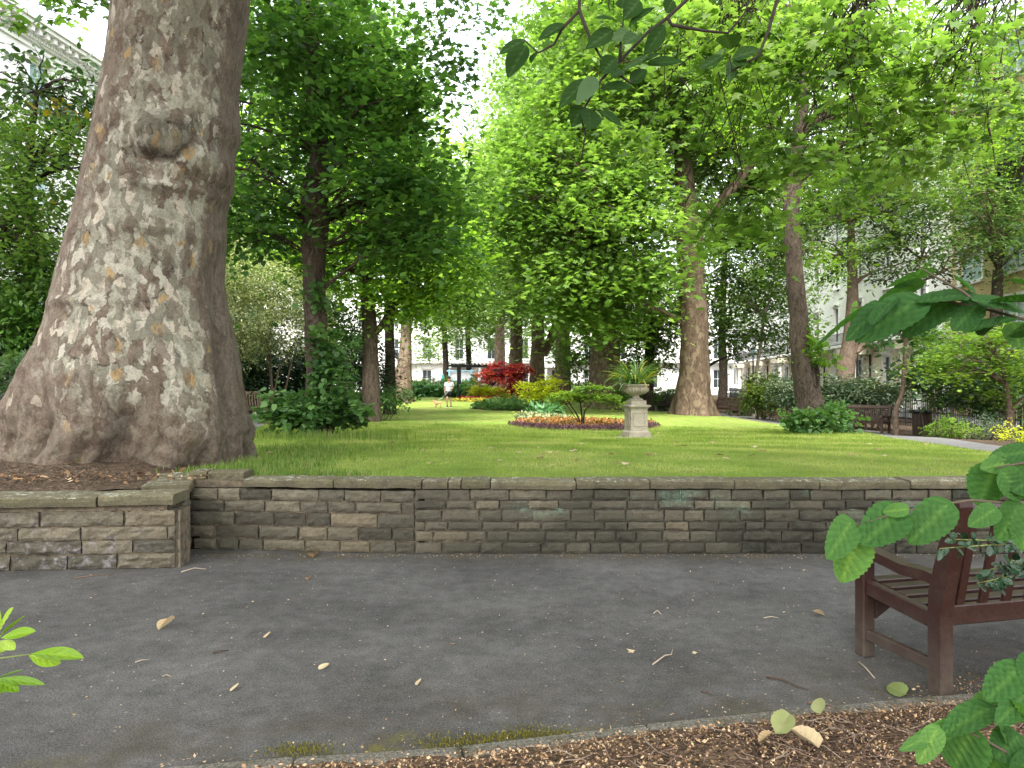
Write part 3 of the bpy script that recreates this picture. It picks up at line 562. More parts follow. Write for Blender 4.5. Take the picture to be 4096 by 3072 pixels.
# ---------------------------------------------------------------- retaining wall
def retaining_wall():
    root = empty('retaining_wall', (0,6.8,0), 'weathered stone wall with flat coping stepping forward at the tree, lawn behind it', 'wall')
    rg = np.random.default_rng(11); st = MB(); mo = MB(); co = MB()
    def course_wall(a, b, h, ncourse, lo=.16, hi=.42, rough=.012, tilt=0, skip=None, rise=None):
        a, b = Vector((*a,0)), Vector((*b,0)); L = (b-a).length; d = (b-a)/L; nn = Vector((d.y, -d.x, 0))
        mo.bar(a+d*.09-nn*.138+Vector((0,0,h/2-.02)), b+d*.03-nn*.138+Vector((0,0,h/2-.02)), .24, h+.02)
        hs = rg.uniform(.85, 1.15, ncourse); hs *= h/hs.sum(); z = 0
        for i in range(ncourse):
            x = -rg.uniform(0, .2)
            while x < L:
                w = rg.uniform(lo, hi); x0, x1 = max(0, x), min(L, x+w); x += w
                if x1-x0 < .05: continue
                g = .006+.004*rg.random(); z0, z1 = z+g, z+hs[i]-g; pr = rg.uniform(.006, .018)
                # split-face block: a grid pushed about by noise
                nx, nz = max(3, int((x1-x0)/.035)), 4; vs = []; sd = rg.random()*50
                for k in range(nz+1):
                    for j in range(nx+1):
                        u = x0+g+(x1-x0-2*g)*j/nx; v = z0+(z1-z0)*k/nz; edge = min(j, nx-j, 1)*min(k, nz-k, 1)
                        f = mnoise.fractal(Vector((u*7+sd, v*12, sd)), 1, 2, 4)*rough*2
                        if not edge: u += rg.normal(0, .003); v += rg.normal(0, .003)
                        p = a+d*u+Vector((0,0,v+tilt*u))+nn*((pr+f) if edge else (pr*.5-.004+f*.5)); vs.append(p)
                nb = len(vs)
                for k in (0, nz):
                    for j in range(nx+1): q = vs[k*(nx+1)+j]; vs.append(q-nn*(.06))
                fs = [(k*(nx+1)+j, k*(nx+1)+j+1, (k+1)*(nx+1)+j+1, (k+1)*(nx+1)+j) for k in range(nz) for j in range(nx)]
                for j in range(nx): fs.append((j+1, j, nb+j, nb+j+1)); fs.append((nz*(nx+1)+j, nz*(nx+1)+j+1, nb+nx+2+j, nb+nx+1+j))
                fs.append((0, nz*(nx+1), nb+nx+1, nb)); fs.append((nx, nb+nx, nb+2*nx+1, nz*(nx+1)+nx))
                st.add(vs, fs, float(np.clip(rg.normal(.5, .25), 0, 1)), False)
            z += hs[i]
    def slab(p, q, w, h, z, nn_out=.05, tint=None, rag=.006):
        """coping slab with worn edges between plan points p and q, outer edge on the line"""
        p, q = Vector((*p,0)), Vector((*q,0)); d = (q-p).normalized(); n = Vector((-d.y, d.x, 0)); L = (q-p).length; nx = max(3, int(L/.05)); vs = []; sd = rg.random()*90
        prof = [(-nn_out, .0), (-nn_out-.004, h*.5), (-nn_out, h*.88), (-nn_out+.014, h), (w*.5, h+.004), (w-.01, h), (w, h*.9), (w, 0)]
        for j in range(nx+1):
            e = .01 if j in (0, nx) else 0
            for o, zz in prof:
                f = mnoise.fractal(Vector((L*j/nx*5+sd, o*9, zz*9)), 1, 2, 4)
                vs.append(p+d*(L*j/nx+(e*(1 if j == 0 else -1)*.3))+n*(o+f*rag*1.6+(e*.5 if o < 0 else 0))+Vector((0,0,z+zz+f*rag-(e*.4 if zz > .5*h else 0))))
        m = len(prof); fs = [(j*m+k, (j+1)*m+k, (j+1)*m+(k+1) % m, j*m+(k+1) % m) for j in range(nx) for k in range(m)]
        fs += [tuple(range(m)), tuple(nx*m+k for k in reversed(range(m)))]
        co.add(vs, fs, rg.random() if tint is None else tint, False)
    # main run
    A, B, Cc = (-3.06,6.95), (-.9,6.76), (12.5,6.74)
    course_wall(A, B, .585, 5, .2, .46, .009)
    course_wall((B[0], B[1]-.002), Cc, .60, 6, .17, .36, .004)
    x = -2.53
    for w in [.87,.83,.24,.12,.27,.79,.68,.78,.78,.83,.8,.85,.8,.78,.8,.82,.8,.8,.8,.8]:
        if x > 12: break
        y0 = np.interp(x, [A[0], B[0], Cc[0]], [A[1], B[1], Cc[1]]); y1 = np.interp(x+w, [A[0], B[0], Cc[0]], [A[1], B[1], Cc[1]])
        slab((x+.002, y0+rg.normal(0, .003)), (x+w-.002, y1), .28, .075, .605+rg.normal(0, .003), .035); x += w
    # displaced pieces of coping by the corner
    slab((-3.1,7.03), (-2.93,7.03), .2, .075, .66, .02, .3); slab((-2.92,7.03), (-2.56,7.0), .2, .08, .65, .02, .2)
    mo.box((-2.82,7.1,.62), (.6,.2,.07))
    # the step forward, left
    Lf, Cn = (-9.5,5.72), (-2.87,6.24)
    course_wall(Lf, Cn, .5, 4, .34, .8, .014)
    mo.bar(Vector((-9.5,5.98,.26)), Vector((-3.05,6.49,.26)), .3, .5); mo.bar(Vector((-3.16,6.52,.25)), Vector((-3.44,7.5,.25)), .3, .5)
    course_wall((-2.86,6.245), (-3.09,7.0), .51, 4, .3, .6, .014)
    p = Vector(Cn); d = (Vector(Lf)-p).normalized(); s = .0
    for w in [.62,1.0,.9,.95,1.0,.9,1.2]:
        a, b = p+d*(s+w-.006), p+d*(s+.006 if s else 0); slab((a.x, a.y), (b.x, b.y), .34, .085, .545+rg.normal(0, .003), .06); s += w
    slab((-2.95,6.55), (-3.24,7.5), .34, .085, .585, .05)
    mo.bar(Vector((-9.5,5.86,.525)), Vector((-2.95,6.36,.525)), .26, .06)
    mo.bar(Vector((-3.06,6.4,.53)), Vector((-3.38,7.45,.53)), .24, .09)
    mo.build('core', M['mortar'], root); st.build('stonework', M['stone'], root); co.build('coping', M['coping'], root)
retaining_wall()
# ---------------------------------------------------------------- big plane trunk by the wall
def big_plane():
    cy, ppm = 8.6, 85.
    root = empty('plane_tree', (-3.9,8.6,.6), 'huge flaking plane trunk with a round burl, rising beside the stone wall', 'tree')
    Lf = [(-900,258),(-300,252),(0,248),(100,237),(200,222),(300,205),(400,180),(500,158),(600,132),(700,113),(750,95),(800,62),(830,48),(870,41),(900,40),(930,20),(960,-5),(1000,-45),(1060,-110)]
    Rt = [(-900,538),(-300,530),(0,522),(100,508),(200,497),(255,500),(285,502),(330,490),(400,489),(420,480),(450,470),(520,468),(600,462),(650,468),(700,478),(750,488),(800,498),(850,510),(900,524),(930,530),(960,522),(1000,512),(1060,505)]
    n = 300; rows = 300; z0, z1 = .35, 8.8; V = []; SD = []
    ys = lambda z: (384-(z-H)*ppm)*K
    for i in range(rows):
        z = z0+(z1-z0)*(i/(rows-1))**1.25; y = ys(z)
        l = np.interp(y, *zip(*Lf)); r = np.interp(y, *zip(*Rt)); xl, xr = (l/K-512)/ppm*.985, (r/K-512)/ppm*.985; cx = (xl+xr)/2; hw = (xr-xl)/2
        low = max(0., (2.1-z)/1.6)
        for j in range(n):
            a = 2*PI*j/n; ca, sa = math.cos(a), math.sin(a); ry = hw*(1-.36*min(1, low)**1.2)
            if z > 4: ry = hw
            rad = 1.
            da = (a-(-PI/2)) % (2*PI); da = da-2*PI if da > PI else da                     # angle from the camera side
            if low > 0: rad += .13*low**1.5*(math.cos(da*5.2+.6)+.5*math.cos(da*9.1))*(.4+.6*abs(sa))
            g0 = R(77)-.06*math.sin(z*2); gd = .12*min(1, max(0, (3.3-z)/1.4))
            rad -= gd*math.exp(-((da-g0)/.12)**2)
            px, pz = cx+hw*ca, z
            if sa < 0:
                bx, bz = (px-(cx+.27))/.24, (z-4.27)/.26; q = math.hypot(bx, bz)
                b = .17*math.exp(-q**3)
                b += .035*mnoise.fractal(Vector((px*5,z*9,7)),1,2,3)*math.exp(-q**3)-.06*math.exp(-((q-1.2)/.17)**2)*max(0, min(1, .25-bz*1.1-.5*bx))
                bx2, bz2 = (px-(cx+.66))/.22, (z-4.05)/.16; b += .09*math.exp(-(bx2**2+bz2**2))
                b += .05*math.exp(-(((px-(cx+.4))/.45)**2+((z-3.72)/.05)**2))
                b += .06*math.exp(-(((px-(cx-.2))/.4)**2+((z-2.45)/.05)**2))+.05*math.exp(-(((px-(cx+.2))/.5)**2+((z-3.25)/.06)**2))
                b += .12*math.exp(-(((px-(cx-1.05))/.3)**2+((z-1.25)/.2)**2))
                # hollow folds between the root buttresses
                for fx, fz, fw, fh, fd in ((-.42,.95,.09,.28,.16),(.42,1.02,.12,.3,.18),(.12,.8,.06,.25,.08),(.8,.9,.08,.22,.1),(-.95,.9,.1,.2,.12)):
                    b -= fd*math.exp(-(((px-(cx+fx))/fw)**2+((z-fz)/fh)**2))
            else: b = 0
            f = mnoise.fractal(Vector((ca*2.2, sa*2.2, z*1.1)), 1., 2., 5); f2 = mnoise.fractal(Vector((ca*9, sa*9, z*5)), 1., 2., 3)
            f3 = mnoise.noise(Vector((ca*14+3, sa*14, z*9)))
            rough = .018+.06*min(1, low)**1.5
            rr = rad*(1+f*rough*1.2)+b/hw+f2*(.006+.03*min(1, low)**1.5)+f3*.004
            V.append((cx+hw*ca*rr, cy+ry*sa*rr, z)); SD.append(ca*.5+.5 if sa < .2 else 1.)
    i = np.arange((rows-1)*n); a = (i//n)*n+i % n; b = (i//n)*n+(i+1) % n
    tr = npmesh('trunk', np.array(V), np.column_stack([a, b, b+n, a+n]), SD, M['bigbark'], root, True)
    # limbs far above the frame, and the low sprays that hang into view
    mb = MB(); rg = np.random.default_rng(5); top = Vector(((395/K-512)/ppm, cy, 8.7))
    tips = []
    for e, r in (((-9,12,13),.35),((-1,13,14),.4),((-5,6,14.5),.35)):
        pts = curve_pts(top+Vector((0,0,-.3)), e, 7, .08, rg); mb.tube(pts, [r*(1-.11*k) for k in range(7)], 12, cap=False); tips.append(pts)
    hang = [((-12.6,15.5,10.2),(1.6,1.,1.0),9),((-10.3,15.2,10.0),(1.4,.8,.7),7),((-9.0,15,9.7),(1.1,.8,.6),5)]
    o, P = crown('crown', root, M['lf_plane'], 51, hang, 26, .22, T_STAR, .75, .35, .7)
    for q in P: mb.tube(curve_pts(tips[0][5], q, 6, .1, rg), [.03,.025,.02,.014,.01,.005], 5, cap=False)
    # sprays hanging in the gap of sky
    h2 = [Q(935,40,15),Q(965,110,15),Q(985,150,15.5),Q(1010,20,15),Q(1040,60,15),Q(925,90,15.5),Q(950,170,15.5),Q(1075,30,15.5)]
    o2, P2 = crown('hanging_foliage', root, M['lf_bluelime'], 52, [(tuple(p), (.4,.3,.5), 4) for p in h2], 15, .14, T_STAR, .5, .5, .9)
    for q in P2[::3]: mb.tube(curve_pts(Vector(q)+Vector((rg.normal(0,.3),0,2.2)), q, 5, .02, rg), [.014,.012,.01,.008,.003], 4, cap=False)
    # the tree's unseen crown overhead, extended behind the camera to shade path and wall
    ov = [((-3,4,12.5),(6,6,2.2),150),((4,2,13),(6,6,2.2),130),((-9,8,13),(5,5,2),70),((2,-5,13),(8,4,2),90),((-5,10,14),(5,4,2),50),((-5,-4,12.5),(5,4,2),90),((8,-3,13),(5,4,2),80),((0,-9,13),(8,4,2),90)]
    o3, P3 = crown('canopy', root, M['lf_plane'], 53, ov, 46, .34, T_STAR3, 1.6, .3, .5, cull=False)
    for q in P3[::6]: mb.tube(curve_pts(tips[int(rg.integers(3))][5], q, 6, .1, rg), [.1,.08,.06,.045,.03,.015], 5, cap=False)
    mb.build('limbs', M['planebark'], root)
big_plane()
# ---------------------------------------------------------------- benches
def make_bench(wood, L=1.75, nslat=15):
    root = empty('park_bench', (0,0,0), 'bench', 'bench'); hb = .006
    # local frame: sitter faces +y, x along the seat; front legs at y=+.27, rear posts at y=-.27
    for s in (-1, 1):
        x = s*(L/2)
        m = MB(); m.bar((x,.27,0), (x,.27,.62), .078, .078, (0,1,0), bev=hb); m.build('front_leg', wood, root)
        m = MB(); pr = [(.0,-.315,-.235),(.40,-.315,-.235),(.52,-.335,-.24),(.75,-.385,-.30),(.97,-.435,-.365),(1.0,-.43,-.38)]
        vs = [(x+sx*.039, y, z) for z, y0, y1 in pr for sx, y in ((-1,y0),(1,y0),(1,y1),(-1,y1))]; n = len(pr)
        fs = [(i*4+k, i*4+(k+1) % 4, i*4+4+(k+1) % 4, i*4+4+k) for i in range(n-1) for k in range(4)]+[(3,2,1,0), tuple((n-1)*4+k for k in range(4))]
        m.add(vs, fs); m.build('rear_leg', wood, root)
        m = MB(); ar = [(-.31,.60,.055),(-.22,.612,.05),(-.05,.604,.05),(.1,.622,.05),(.24,.64,.055),(.33,.63,.05),(.355,.6,.03)]
        vs = [(x+sx*w, y, z+dz) for y, z, w in ar for sx, w, dz in ((-1,.042,0),(1,.042,0),(1,.042,-.055),(-1,.042,-.055))]; n = len(ar)
        fs = [(i*4+k, i*4+(k+1) % 4, i*4+4+(k+1) % 4, i*4+4+k) for i in range(n-1) for k in range(4)]+[(3,2,1,0), tuple((n-1)*4+k for k in range(4))]
        m.add(vs, [f[::-1] for f in fs]); m.build('armrest', wood, root)
        m = MB(); m.bar((x,-.24,.362), (x,.24,.402), .05, .085, bev=hb); m.build('side_rail', wood, root)
        m = MB(); m.bar((x,-.24,.13), (x,.24,.13), .045, .06, bev=hb); m.build('stretcher', wood, root)
    m = MB(); m.bar((-L/2,.245,.385), (L/2,.245,.385), .035, .09, bev=hb)
    for s in (-1, 1): m.add([(s*(L/2-.04),.26,.34),(s*(L/2-.2),.26,.34),(s*(L/2-.15),.26,.29),(s*(L/2-.04),.26,.22),(s*(L/2-.04),.225,.34),(s*(L/2-.2),.225,.34),(s*(L/2-.15),.225,.29),(s*(L/2-.04),.225,.22)], [(0,1,2,3),(7,6,5,4),(0,4,5,1),(1,5,6,2),(2,6,7,3),(3,7,4,0)])
    m.build('front_rail', wood, root)
    for k in range(5):
        m = MB(); y = .245-k*.108; m.box((0,y,.437-.012*k), (L-.05,.088,.026), None, .5, .005); m.build('seat_slat', wood, root)
    m = MB(); m.bar((-L/2+.04,-.285,.40), (L/2-.04,-.285,.40), .045, .10, bev=hb); m.build('rear_rail', wood, root)
    m = MB(); m.bar((-L/2+.04,-.385,.92), (L/2-.04,-.385,.92), .045, .12, (0,-.3,1), bev=.012); m.build('top_rail', wood, root)
    for k in range(nslat):
        x = -L/2+.1+(L-.2)*k/(nslat-1); m = MB(); m.bar((x,-.287,.44), (x,-.37,.875), .05, .022, (0,1,.2), bev=.003); m.build('back_slat', wood, root)
    return root
fb = make_bench(M['redwood'], 1.8, 12)
fl, rl = Vector((2.045,4.235,0)), Vector((2.17,3.714,0)); dv = (fl-rl).normalized(); xa = Vector((dv.y, -dv.x, 0))
ctr = (fl+rl)/2+xa*.9; fb.location = ctr; fb.rotation_euler.z = math.atan2(xa.y, xa.x); fb['label'] = 'dark red wooden bench seen from behind on the foreground tarmac path'
ob = make_bench(M['oldwood'], 1.6, 16); gb = make_bench(M['greywood'], 1.6, 14)
BL = 'benches beside the lawn'
def put(proto, u, v, Y, rz, label, first=False, s=1):
    p = W(u, v, Y); p.z = tz(p.x, p.y)
    if first: proto.location = p; proto.rotation_euler.z = rz; proto['label'] = label; proto['group'] = BL; o = proto; o.scale = (s,)*3
    else: o = dup(proto, p, rz, label, s); o['group'] = BL
    return o
put(ob, 863, 431, 26.5, R(128), 'dark brown bench beside the slatted litter bin on the right', True)
b_mid = put(ob, 724, 415.5, 38.5, R(118), 'dark bench half hidden by the broad base of the plane tree')
b_one = put(ob, 668, 409, 46, R(111), 'brown bench before the clipped hedge, right of the urn')
b_two = put(ob, 617, 405.3, 53, R(125), 'bench just left of the urn pedestal with nobody on it')
b_three = put(ob, 606, 404.6, 55.5, R(125), 'bench on which the dark clothed person sits')
put(gb, 246, 416, 25, R(-125), 'pale grey brown bench beside the big plane trunk', True)
put(gb, 290, 413, 30, R(-118), 'pale bench mostly hidden behind the leafy lime shoots')
def litter_bin(p, label, first=None):
    root = empty('litter_bin', (0,0,0), label, 'litter bin'); m = MB(); h = .88; nS = 16
    for k in range(nS):
        a = 2*PI*k/nS; m.bar((.27*math.cos(a), .27*math.sin(a), .03), (.30*math.cos(a), .30*math.sin(a), h), .1, .02, (math.cos(a), math.sin(a), 0))
    m.build('slats', M['binwood'], root); m = MB(); m.lathe([(.25,.02),(.27,.5),(.285,.84)], (0,0,0), 24); m.build('liner', M['black'], root)
    m = MB(); m.lathe([(.30,h-.1),(.335,h-.09),(.34,h-.03),(.335,h+.02),(.31,h+.035),(.27,h+.01),(.26,h-.1)], (0,0,0), 40, lambda a, i: .025*math.sin(a*9+i)+.02*math.sin(a*17)); m.build('bag', M['blackbag'], root)
    root.location = p; return root
bp = W(921.5, 433, 26); bp.z = tz(bp.x, bp.y); lb = litter_bin(bp, 'dark slatted litter bin with a black bag, right of a bench')
bp2 = W(12, 438, 13.5); bp2.z = tz(bp2.x, bp2.y); l2 = dup(lb, bp2, .3, 'dark litter bin behind the left edge of the big plane trunk', .95)
for k in (lb, l2): k['group'] = 'litter bins'
# ---------------------------------------------------------------- trees
def tree(label, pts, rad, bark, leaf, lobes, per, size, T, seed, nbr=40, cr=.9, flat=.35, droop=.5, up=.9, shell=2.4, name='tree', amp=.05, flare=.25, extra=None, r0=.12, group=None, keep=None, dens=.7, sub=6, seg=26, crownstem=None, sag=.25):
    pts = [Vector(p) for p in pts]; base = pts[0].copy()
    g = tz(base.x, base.y); base.z = g; pts[0].z = min(pts[0].z, g-.08)
    root = empty(name, base, label, 'tree', group); rg = np.random.default_rng(seed)
    mb = MB(); rough_tube(mb, pts, rad, seg, amp, 2.2, sub, flare, seed)
    stem = pts[1:]
    for lp, lr in (extra or []): rough_tube(mb, lp, lr, 14, amp, 2.5, 5, 0, seed+3); stem = stem+[Vector(p) for p in lp[1:]]
    mb.build('trunk', bark, root)
    o, P = crown('crown', root, leaf, seed, lobes, int(per*dens), size, T, cr, flat, droop, up, shell, keep=keep)
    if nbr and len(P):
        mb = MB(); branches(mb, rg, stem, P, nbr, r0, sag=sag); mb.build('branches', bark, root)
    return root
def lob(x, y, Y, rx, ry, rz, n):                                        # ellipsoid of foliage sighted at photo point (x, y), radii in metres
    p = Q(x, y, Y); return ((p.x, p.y, p.z), (rx, ry, rz), n)
# left lime, dark crown
Y = 16
tree('dark lime tree with lumpy leaning trunk above a leafy skirt, left of the lawn', [Q(688,935,Y),Q(686,840,Y),Q(684,740,Y),Q(680,640,Y),Q(676,560,Y),Q(684,490,Y),Q(680,440,Y),Q(690,340,Y),Q(684,260,Y),Q(672,150,Y),Q(668,0,Y),Q(672,-160,Y)],
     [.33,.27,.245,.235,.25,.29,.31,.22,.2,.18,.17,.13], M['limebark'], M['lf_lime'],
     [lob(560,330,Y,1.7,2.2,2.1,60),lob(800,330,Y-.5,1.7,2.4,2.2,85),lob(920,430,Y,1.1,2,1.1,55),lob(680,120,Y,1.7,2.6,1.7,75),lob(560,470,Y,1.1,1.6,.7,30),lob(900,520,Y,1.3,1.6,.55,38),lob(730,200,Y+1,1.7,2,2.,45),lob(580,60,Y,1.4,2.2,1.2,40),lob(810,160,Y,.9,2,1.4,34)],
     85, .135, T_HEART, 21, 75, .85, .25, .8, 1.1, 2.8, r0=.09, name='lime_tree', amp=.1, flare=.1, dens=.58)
# limes behind it; backlight is put into their brighter leaf colour
Y = 25
tree('lime tree with a dark limb forking to the right, behind the leafy skirt', [Q(803,850,Y),Q(800,760,Y),Q(797,690,Y),Q(790,600,Y),Q(786,500,Y),Q(780,350,Y)], [.32,.27,.25,.22,.2,.14], M['limebark'], M['lf_limebright'],
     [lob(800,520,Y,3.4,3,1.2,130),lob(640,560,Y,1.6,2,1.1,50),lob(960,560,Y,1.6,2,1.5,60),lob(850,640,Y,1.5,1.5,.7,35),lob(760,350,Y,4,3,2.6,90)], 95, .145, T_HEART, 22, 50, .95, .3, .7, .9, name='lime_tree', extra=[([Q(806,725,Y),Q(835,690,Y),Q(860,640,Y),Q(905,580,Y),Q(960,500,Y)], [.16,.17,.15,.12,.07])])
Y = 32
tree('mid green lime tree hanging low over the back lawn', [Q(842,838,Y),Q(842,760,Y),Q(840,640,Y),Q(846,500,Y)], [.28,.22,.2,.16], M['darkbark'], M['lf_mid'],
     [lob(930,640,Y,2.6,2.6,1.6,100),lob(860,560,Y,3,3,1.8,90),lob(1010,560,Y,1.6,2,2.4,70),lob(720,620,Y,2,2,1.3,40)], 95, .15, T_OVAL, 23, 40, 1., .35, .7, name='lime_tree')
Y = 45
tree('pale plane trunk above the hedge, left of the walking person', [Q(872,850,Y),Q(872,815,Y),Q(876,750,Y),Q(878,690,Y),Q(884,560,Y),Q(890,350,Y)], [.6,.5,.38,.33,.3,.22], M['farbark'], M['lf_planefar'],
     [lob(880,450,Y,6,5,3.2,120),lob(990,640,Y,2.2,2.5,1.6,60),lob(1000,450,Y,3,4,4,80),lob(800,200,Y,4,5,5,80)], 60, .32, T_STAR3, 24, 25, 1.5, .4, .6, name='plane_tree')
# main plane right of the urn
Y = 35
tree('broad plane tree with flared root base standing right of the urn', [Q(1497,893,Y),Q(1497,860,Y),Q(1500,800,Y),Q(1500,720,Y),Q(1495,620,Y),Q(1490,540,Y),Q(1488,490,Y),Q(1478,380,Y),Q(1470,250,Y),Q(1460,60,Y),Q(1450,-150,Y)],
     [.95,.84,.72,.66,.62,.62,.58,.42,.38,.32,.2], M['planebark'], M['lf_plane'],
     [lob(1290,150,Y,3.6,5,4.6,140),lob(1450,120,Y-2,5.5,5,4,210),lob(1160,420,Y-1,3.2,4,3.2,120),lob(1320,440,Y-3,2.8,3.4,2.8,110),lob(1240,600,Y-2,2.6,3,1.8,75),lob(1640,440,Y+3,2.4,3,2.6,60),lob(1620,120,Y,4.5,5,4,110),lob(1250,330,Y-1,3.2,4,3.,100),lob(1560,300,Y+2,3.2,3,3,70),lob(1370,600,Y-3,1.5,2.5,1.1,36),lob(1330,700,Y-2,1.2,1.6,.7,14)],
     84, .23, T_STAR, 31, 90, 1.4, .4, .75, .9, 2.6, name='plane_tree', flare=.42, amp=.05, seg=34, r0=.2, dens=.85,
     extra=[([Q(1492,520,Y),Q(1530,465,Y),Q(1575,415,Y),Q(1625,345,Y),Q(1665,260,Y),Q(1740,100,Y)], [.36,.34,.32,.27,.22,.14]),([Q(1484,330,Y),Q(1440,250,Y),Q(1400,180,Y),Q(1350,60,Y)], [.24,.2,.17,.1]),([Q(1486,420,Y-.3),Q(1420,360,Y-2),Q(1350,330,Y-3),Q(1290,400,Y-4),Q(1265,470,Y-4)], [.2,.15,.11,.07,.03])])
# the alley of planes going away
alley = [(1113,60,.62,30,None,'slim plane trunk left of the forked pair, above the red maple'),(1160,56,.62,52,[(1172,770),(1195,720),(1212,660),(1225,560)],'forked plane tree in the far row, one stem leaning right'),(1214,50,.6,0,None,'straight plane trunk in the far row, left of the double trunk'),(1300,42,1.35,0,[(1290,790),(1303,700),(1330,640),(1345,500)],'thick double plane trunk in the far row, behind the green maple')]
for k, (x, Y, r, dy, fork, lab) in enumerate(alley):
    vb = Q(x, 0, Y); g = tz(vb.x, vb.y); yb = (HZ+(H-g)*F/Y)*K
    ex = [([Q(a, b, Y) for a, b in fork], [r*.62,r*.6,r*.5,r*.35])] if fork else None
    if k == 3: ex = [([Q(1312,840,Y+1),Q(1318,760,Y+1),Q(1326,680,Y+1),Q(1338,560,Y+1)], [.72,.6,.5,.4])]; r = .78
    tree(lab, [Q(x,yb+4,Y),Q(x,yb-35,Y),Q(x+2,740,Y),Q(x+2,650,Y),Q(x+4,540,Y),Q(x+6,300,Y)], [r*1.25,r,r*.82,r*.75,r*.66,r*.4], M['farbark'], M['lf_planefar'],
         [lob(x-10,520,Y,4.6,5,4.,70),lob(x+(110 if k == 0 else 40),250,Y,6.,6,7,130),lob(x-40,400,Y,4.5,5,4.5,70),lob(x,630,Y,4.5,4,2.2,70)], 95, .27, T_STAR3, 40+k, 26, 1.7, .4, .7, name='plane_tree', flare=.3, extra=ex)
Y = 74
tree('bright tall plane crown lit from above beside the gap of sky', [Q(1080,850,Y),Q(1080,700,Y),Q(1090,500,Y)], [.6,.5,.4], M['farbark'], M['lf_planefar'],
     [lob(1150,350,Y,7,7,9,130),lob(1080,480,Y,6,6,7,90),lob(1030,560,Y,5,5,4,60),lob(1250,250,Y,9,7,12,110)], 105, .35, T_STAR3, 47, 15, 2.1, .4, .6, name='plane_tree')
# right lime with a hollow, small leaved crown above
Y = 19
tree('lime tree with a hollow in its lower trunk and leafy shoots at its foot', [Q(1752,930,Y),Q(1748,880,Y),Q(1742,830,Y),Q(1733,780,Y),Q(1726,720,Y),Q(1722,640,Y),Q(1714,560,Y),Q(1708,470,Y),Q(1714,400,Y),Q(1724,300,Y),Q(1738,180,Y),Q(1750,40,Y),Q(1755,-150,Y)],
     [.36,.33,.325,.265,.235,.225,.205,.225,.2,.18,.16,.13,.1], M['limebark'], M['lf_limebright'],
     [lob(1760,170,Y,2.6,2.5,2.3,90),lob(1950,120,Y,2.4,2.5,1.6,85),lob(1890,260,Y,.7,1.5,1.,26),lob(1650,80,Y+1,2,2.5,1.6,50),lob(1780,560,Y+.5,.7,.9,.7,10),lob(1830,330,Y+1,1.8,1.6,1.2,50),lob(2080,260,Y+1,1.6,1.6,1.4,50)], 95, .11, T_OVAL, 61, 50, .8, .4, .8, .8, name='lime_tree', amp=.09, flare=.08, r0=.08)
# spreading dark tree with a forked trunk, seen against the white terrace
Y = 30
tree('dark spreading tree with layered branches and a forked trunk before the white terrace', [Q(1822,850,Y),Q(1826,800,Y),Q(1832,770,Y),Q(1838,720,Y),Q(1842,640,Y),Q(1840,560,Y),Q(1838,480,Y)], [.4,.36,.34,.3,.22,.18,.12], M['cherrybark'], M['lf_spread'],
     [lob(1930,430,Y,4.5,4,2.,150),lob(1800,520,Y,2.6,3,1.6,70),lob(2060,480,Y,2.6,3,1.8,70),lob(1960,560,Y,3,3,.9,50),lob(1900,330,Y,3,3,1.5,45),lob(1780,420,Y,2.4,3,1.3,40)], 62, .17, T_OVAL, 62, 70, .95, .16, .35, 1.3, 2.2, name='spreading_tree', dens=.95, extra=[([Q(1836,770,Y),Q(1865,745,Y),Q(1885,710,Y),Q(1930,640,Y),Q(2030,590,Y),Q(2150,520,Y)], [.2,.19,.17,.13,.1,.05]),([Q(1840,620,Y),Q(1880,590,Y),Q(1990,560,Y),Q(2080,555,Y)], [.14,.11,.08,.04])], sag=.1)
Y = 24
tree('slim evergreen magnolia with large glossy leaves, between the bench and the bin', [Q(1937,915,Y),Q(1935,890,Y),Q(1948,850,Y),Q(1955,790,Y),Q(1956,740,Y),Q(1962,690,Y),Q(1966,640,Y)], [.1,.085,.08,.075,.06,.05,.03], M['cherrybark'], M['lf_dark'],
     [lob(1910,700,Y,.9,.8,.7,16),lob(1965,680,Y,.7,.7,.6,12),lob(1890,740,Y,.5,.5,.3,6),lob(1985,800,Y,.7,.7,.8,16),lob(1990,730,Y,.5,.6,.5,10)], 26, .23, T_OVAL, 63, 18, .5, .6, .6, .5, name='magnolia_tree', amp=.02, flare=0, seg=10)
Y = 21
tree('green maple with layered feathery leaves at the right edge of the lawn', [Q(2178,915,Y),Q(2180,895,Y),Q(2178,870,Y),Q(2172,830,Y),Q(2165,790,Y)], [.11,.09,.085,.07,.05], M['cherrybark'], M['lf_acer'],
     [lob(2110,750,Y,1.6,1.5,.65,50),lob(2050,790,Y,1.0,1.2,.5,24),lob(2170,790,Y,1.2,1.2,.7,34),lob(2195,720,Y,1,1.2,.4,18),lob(2190,850,Y,.7,.8,.4,10)], 60, .11, T_STAR3, 64, 26, .7, .12, .5, 1.4, name='maple_tree', amp=.02, flare=0, seg=12, extra=[([Q(2181,895,Y),Q(2200,870,Y),Q(2240,840,Y)], [.08,.07,.05])])
Y = 42
tree('thin pale barked young tree leaning right, behind the dark shrubs', [Q(1629,868,Y),Q(1630,840,Y),Q(1636,790,Y),Q(1644,740,Y),Q(1650,690,Y),Q(1664,640,Y),Q(1680,560,Y)], [.13,.12,.1,.1,.085,.06,.03], M['palebark'], M['lf_mid'],
     [lob(1640,660,Y,3.4,3,2.2,110),lob(1580,560,Y,3,3,3,90),lob(1700,560,Y,3,3,3,80),lob(1570,730,Y,1.8,1.5,1.,36),lob(1690,730,Y,1.8,1.5,1.,36)], 66, .21, T_OVAL, 65, 30, 1.1, .35, .7, name='young_tree', amp=.02, flare=0, seg=10)
Y = 46
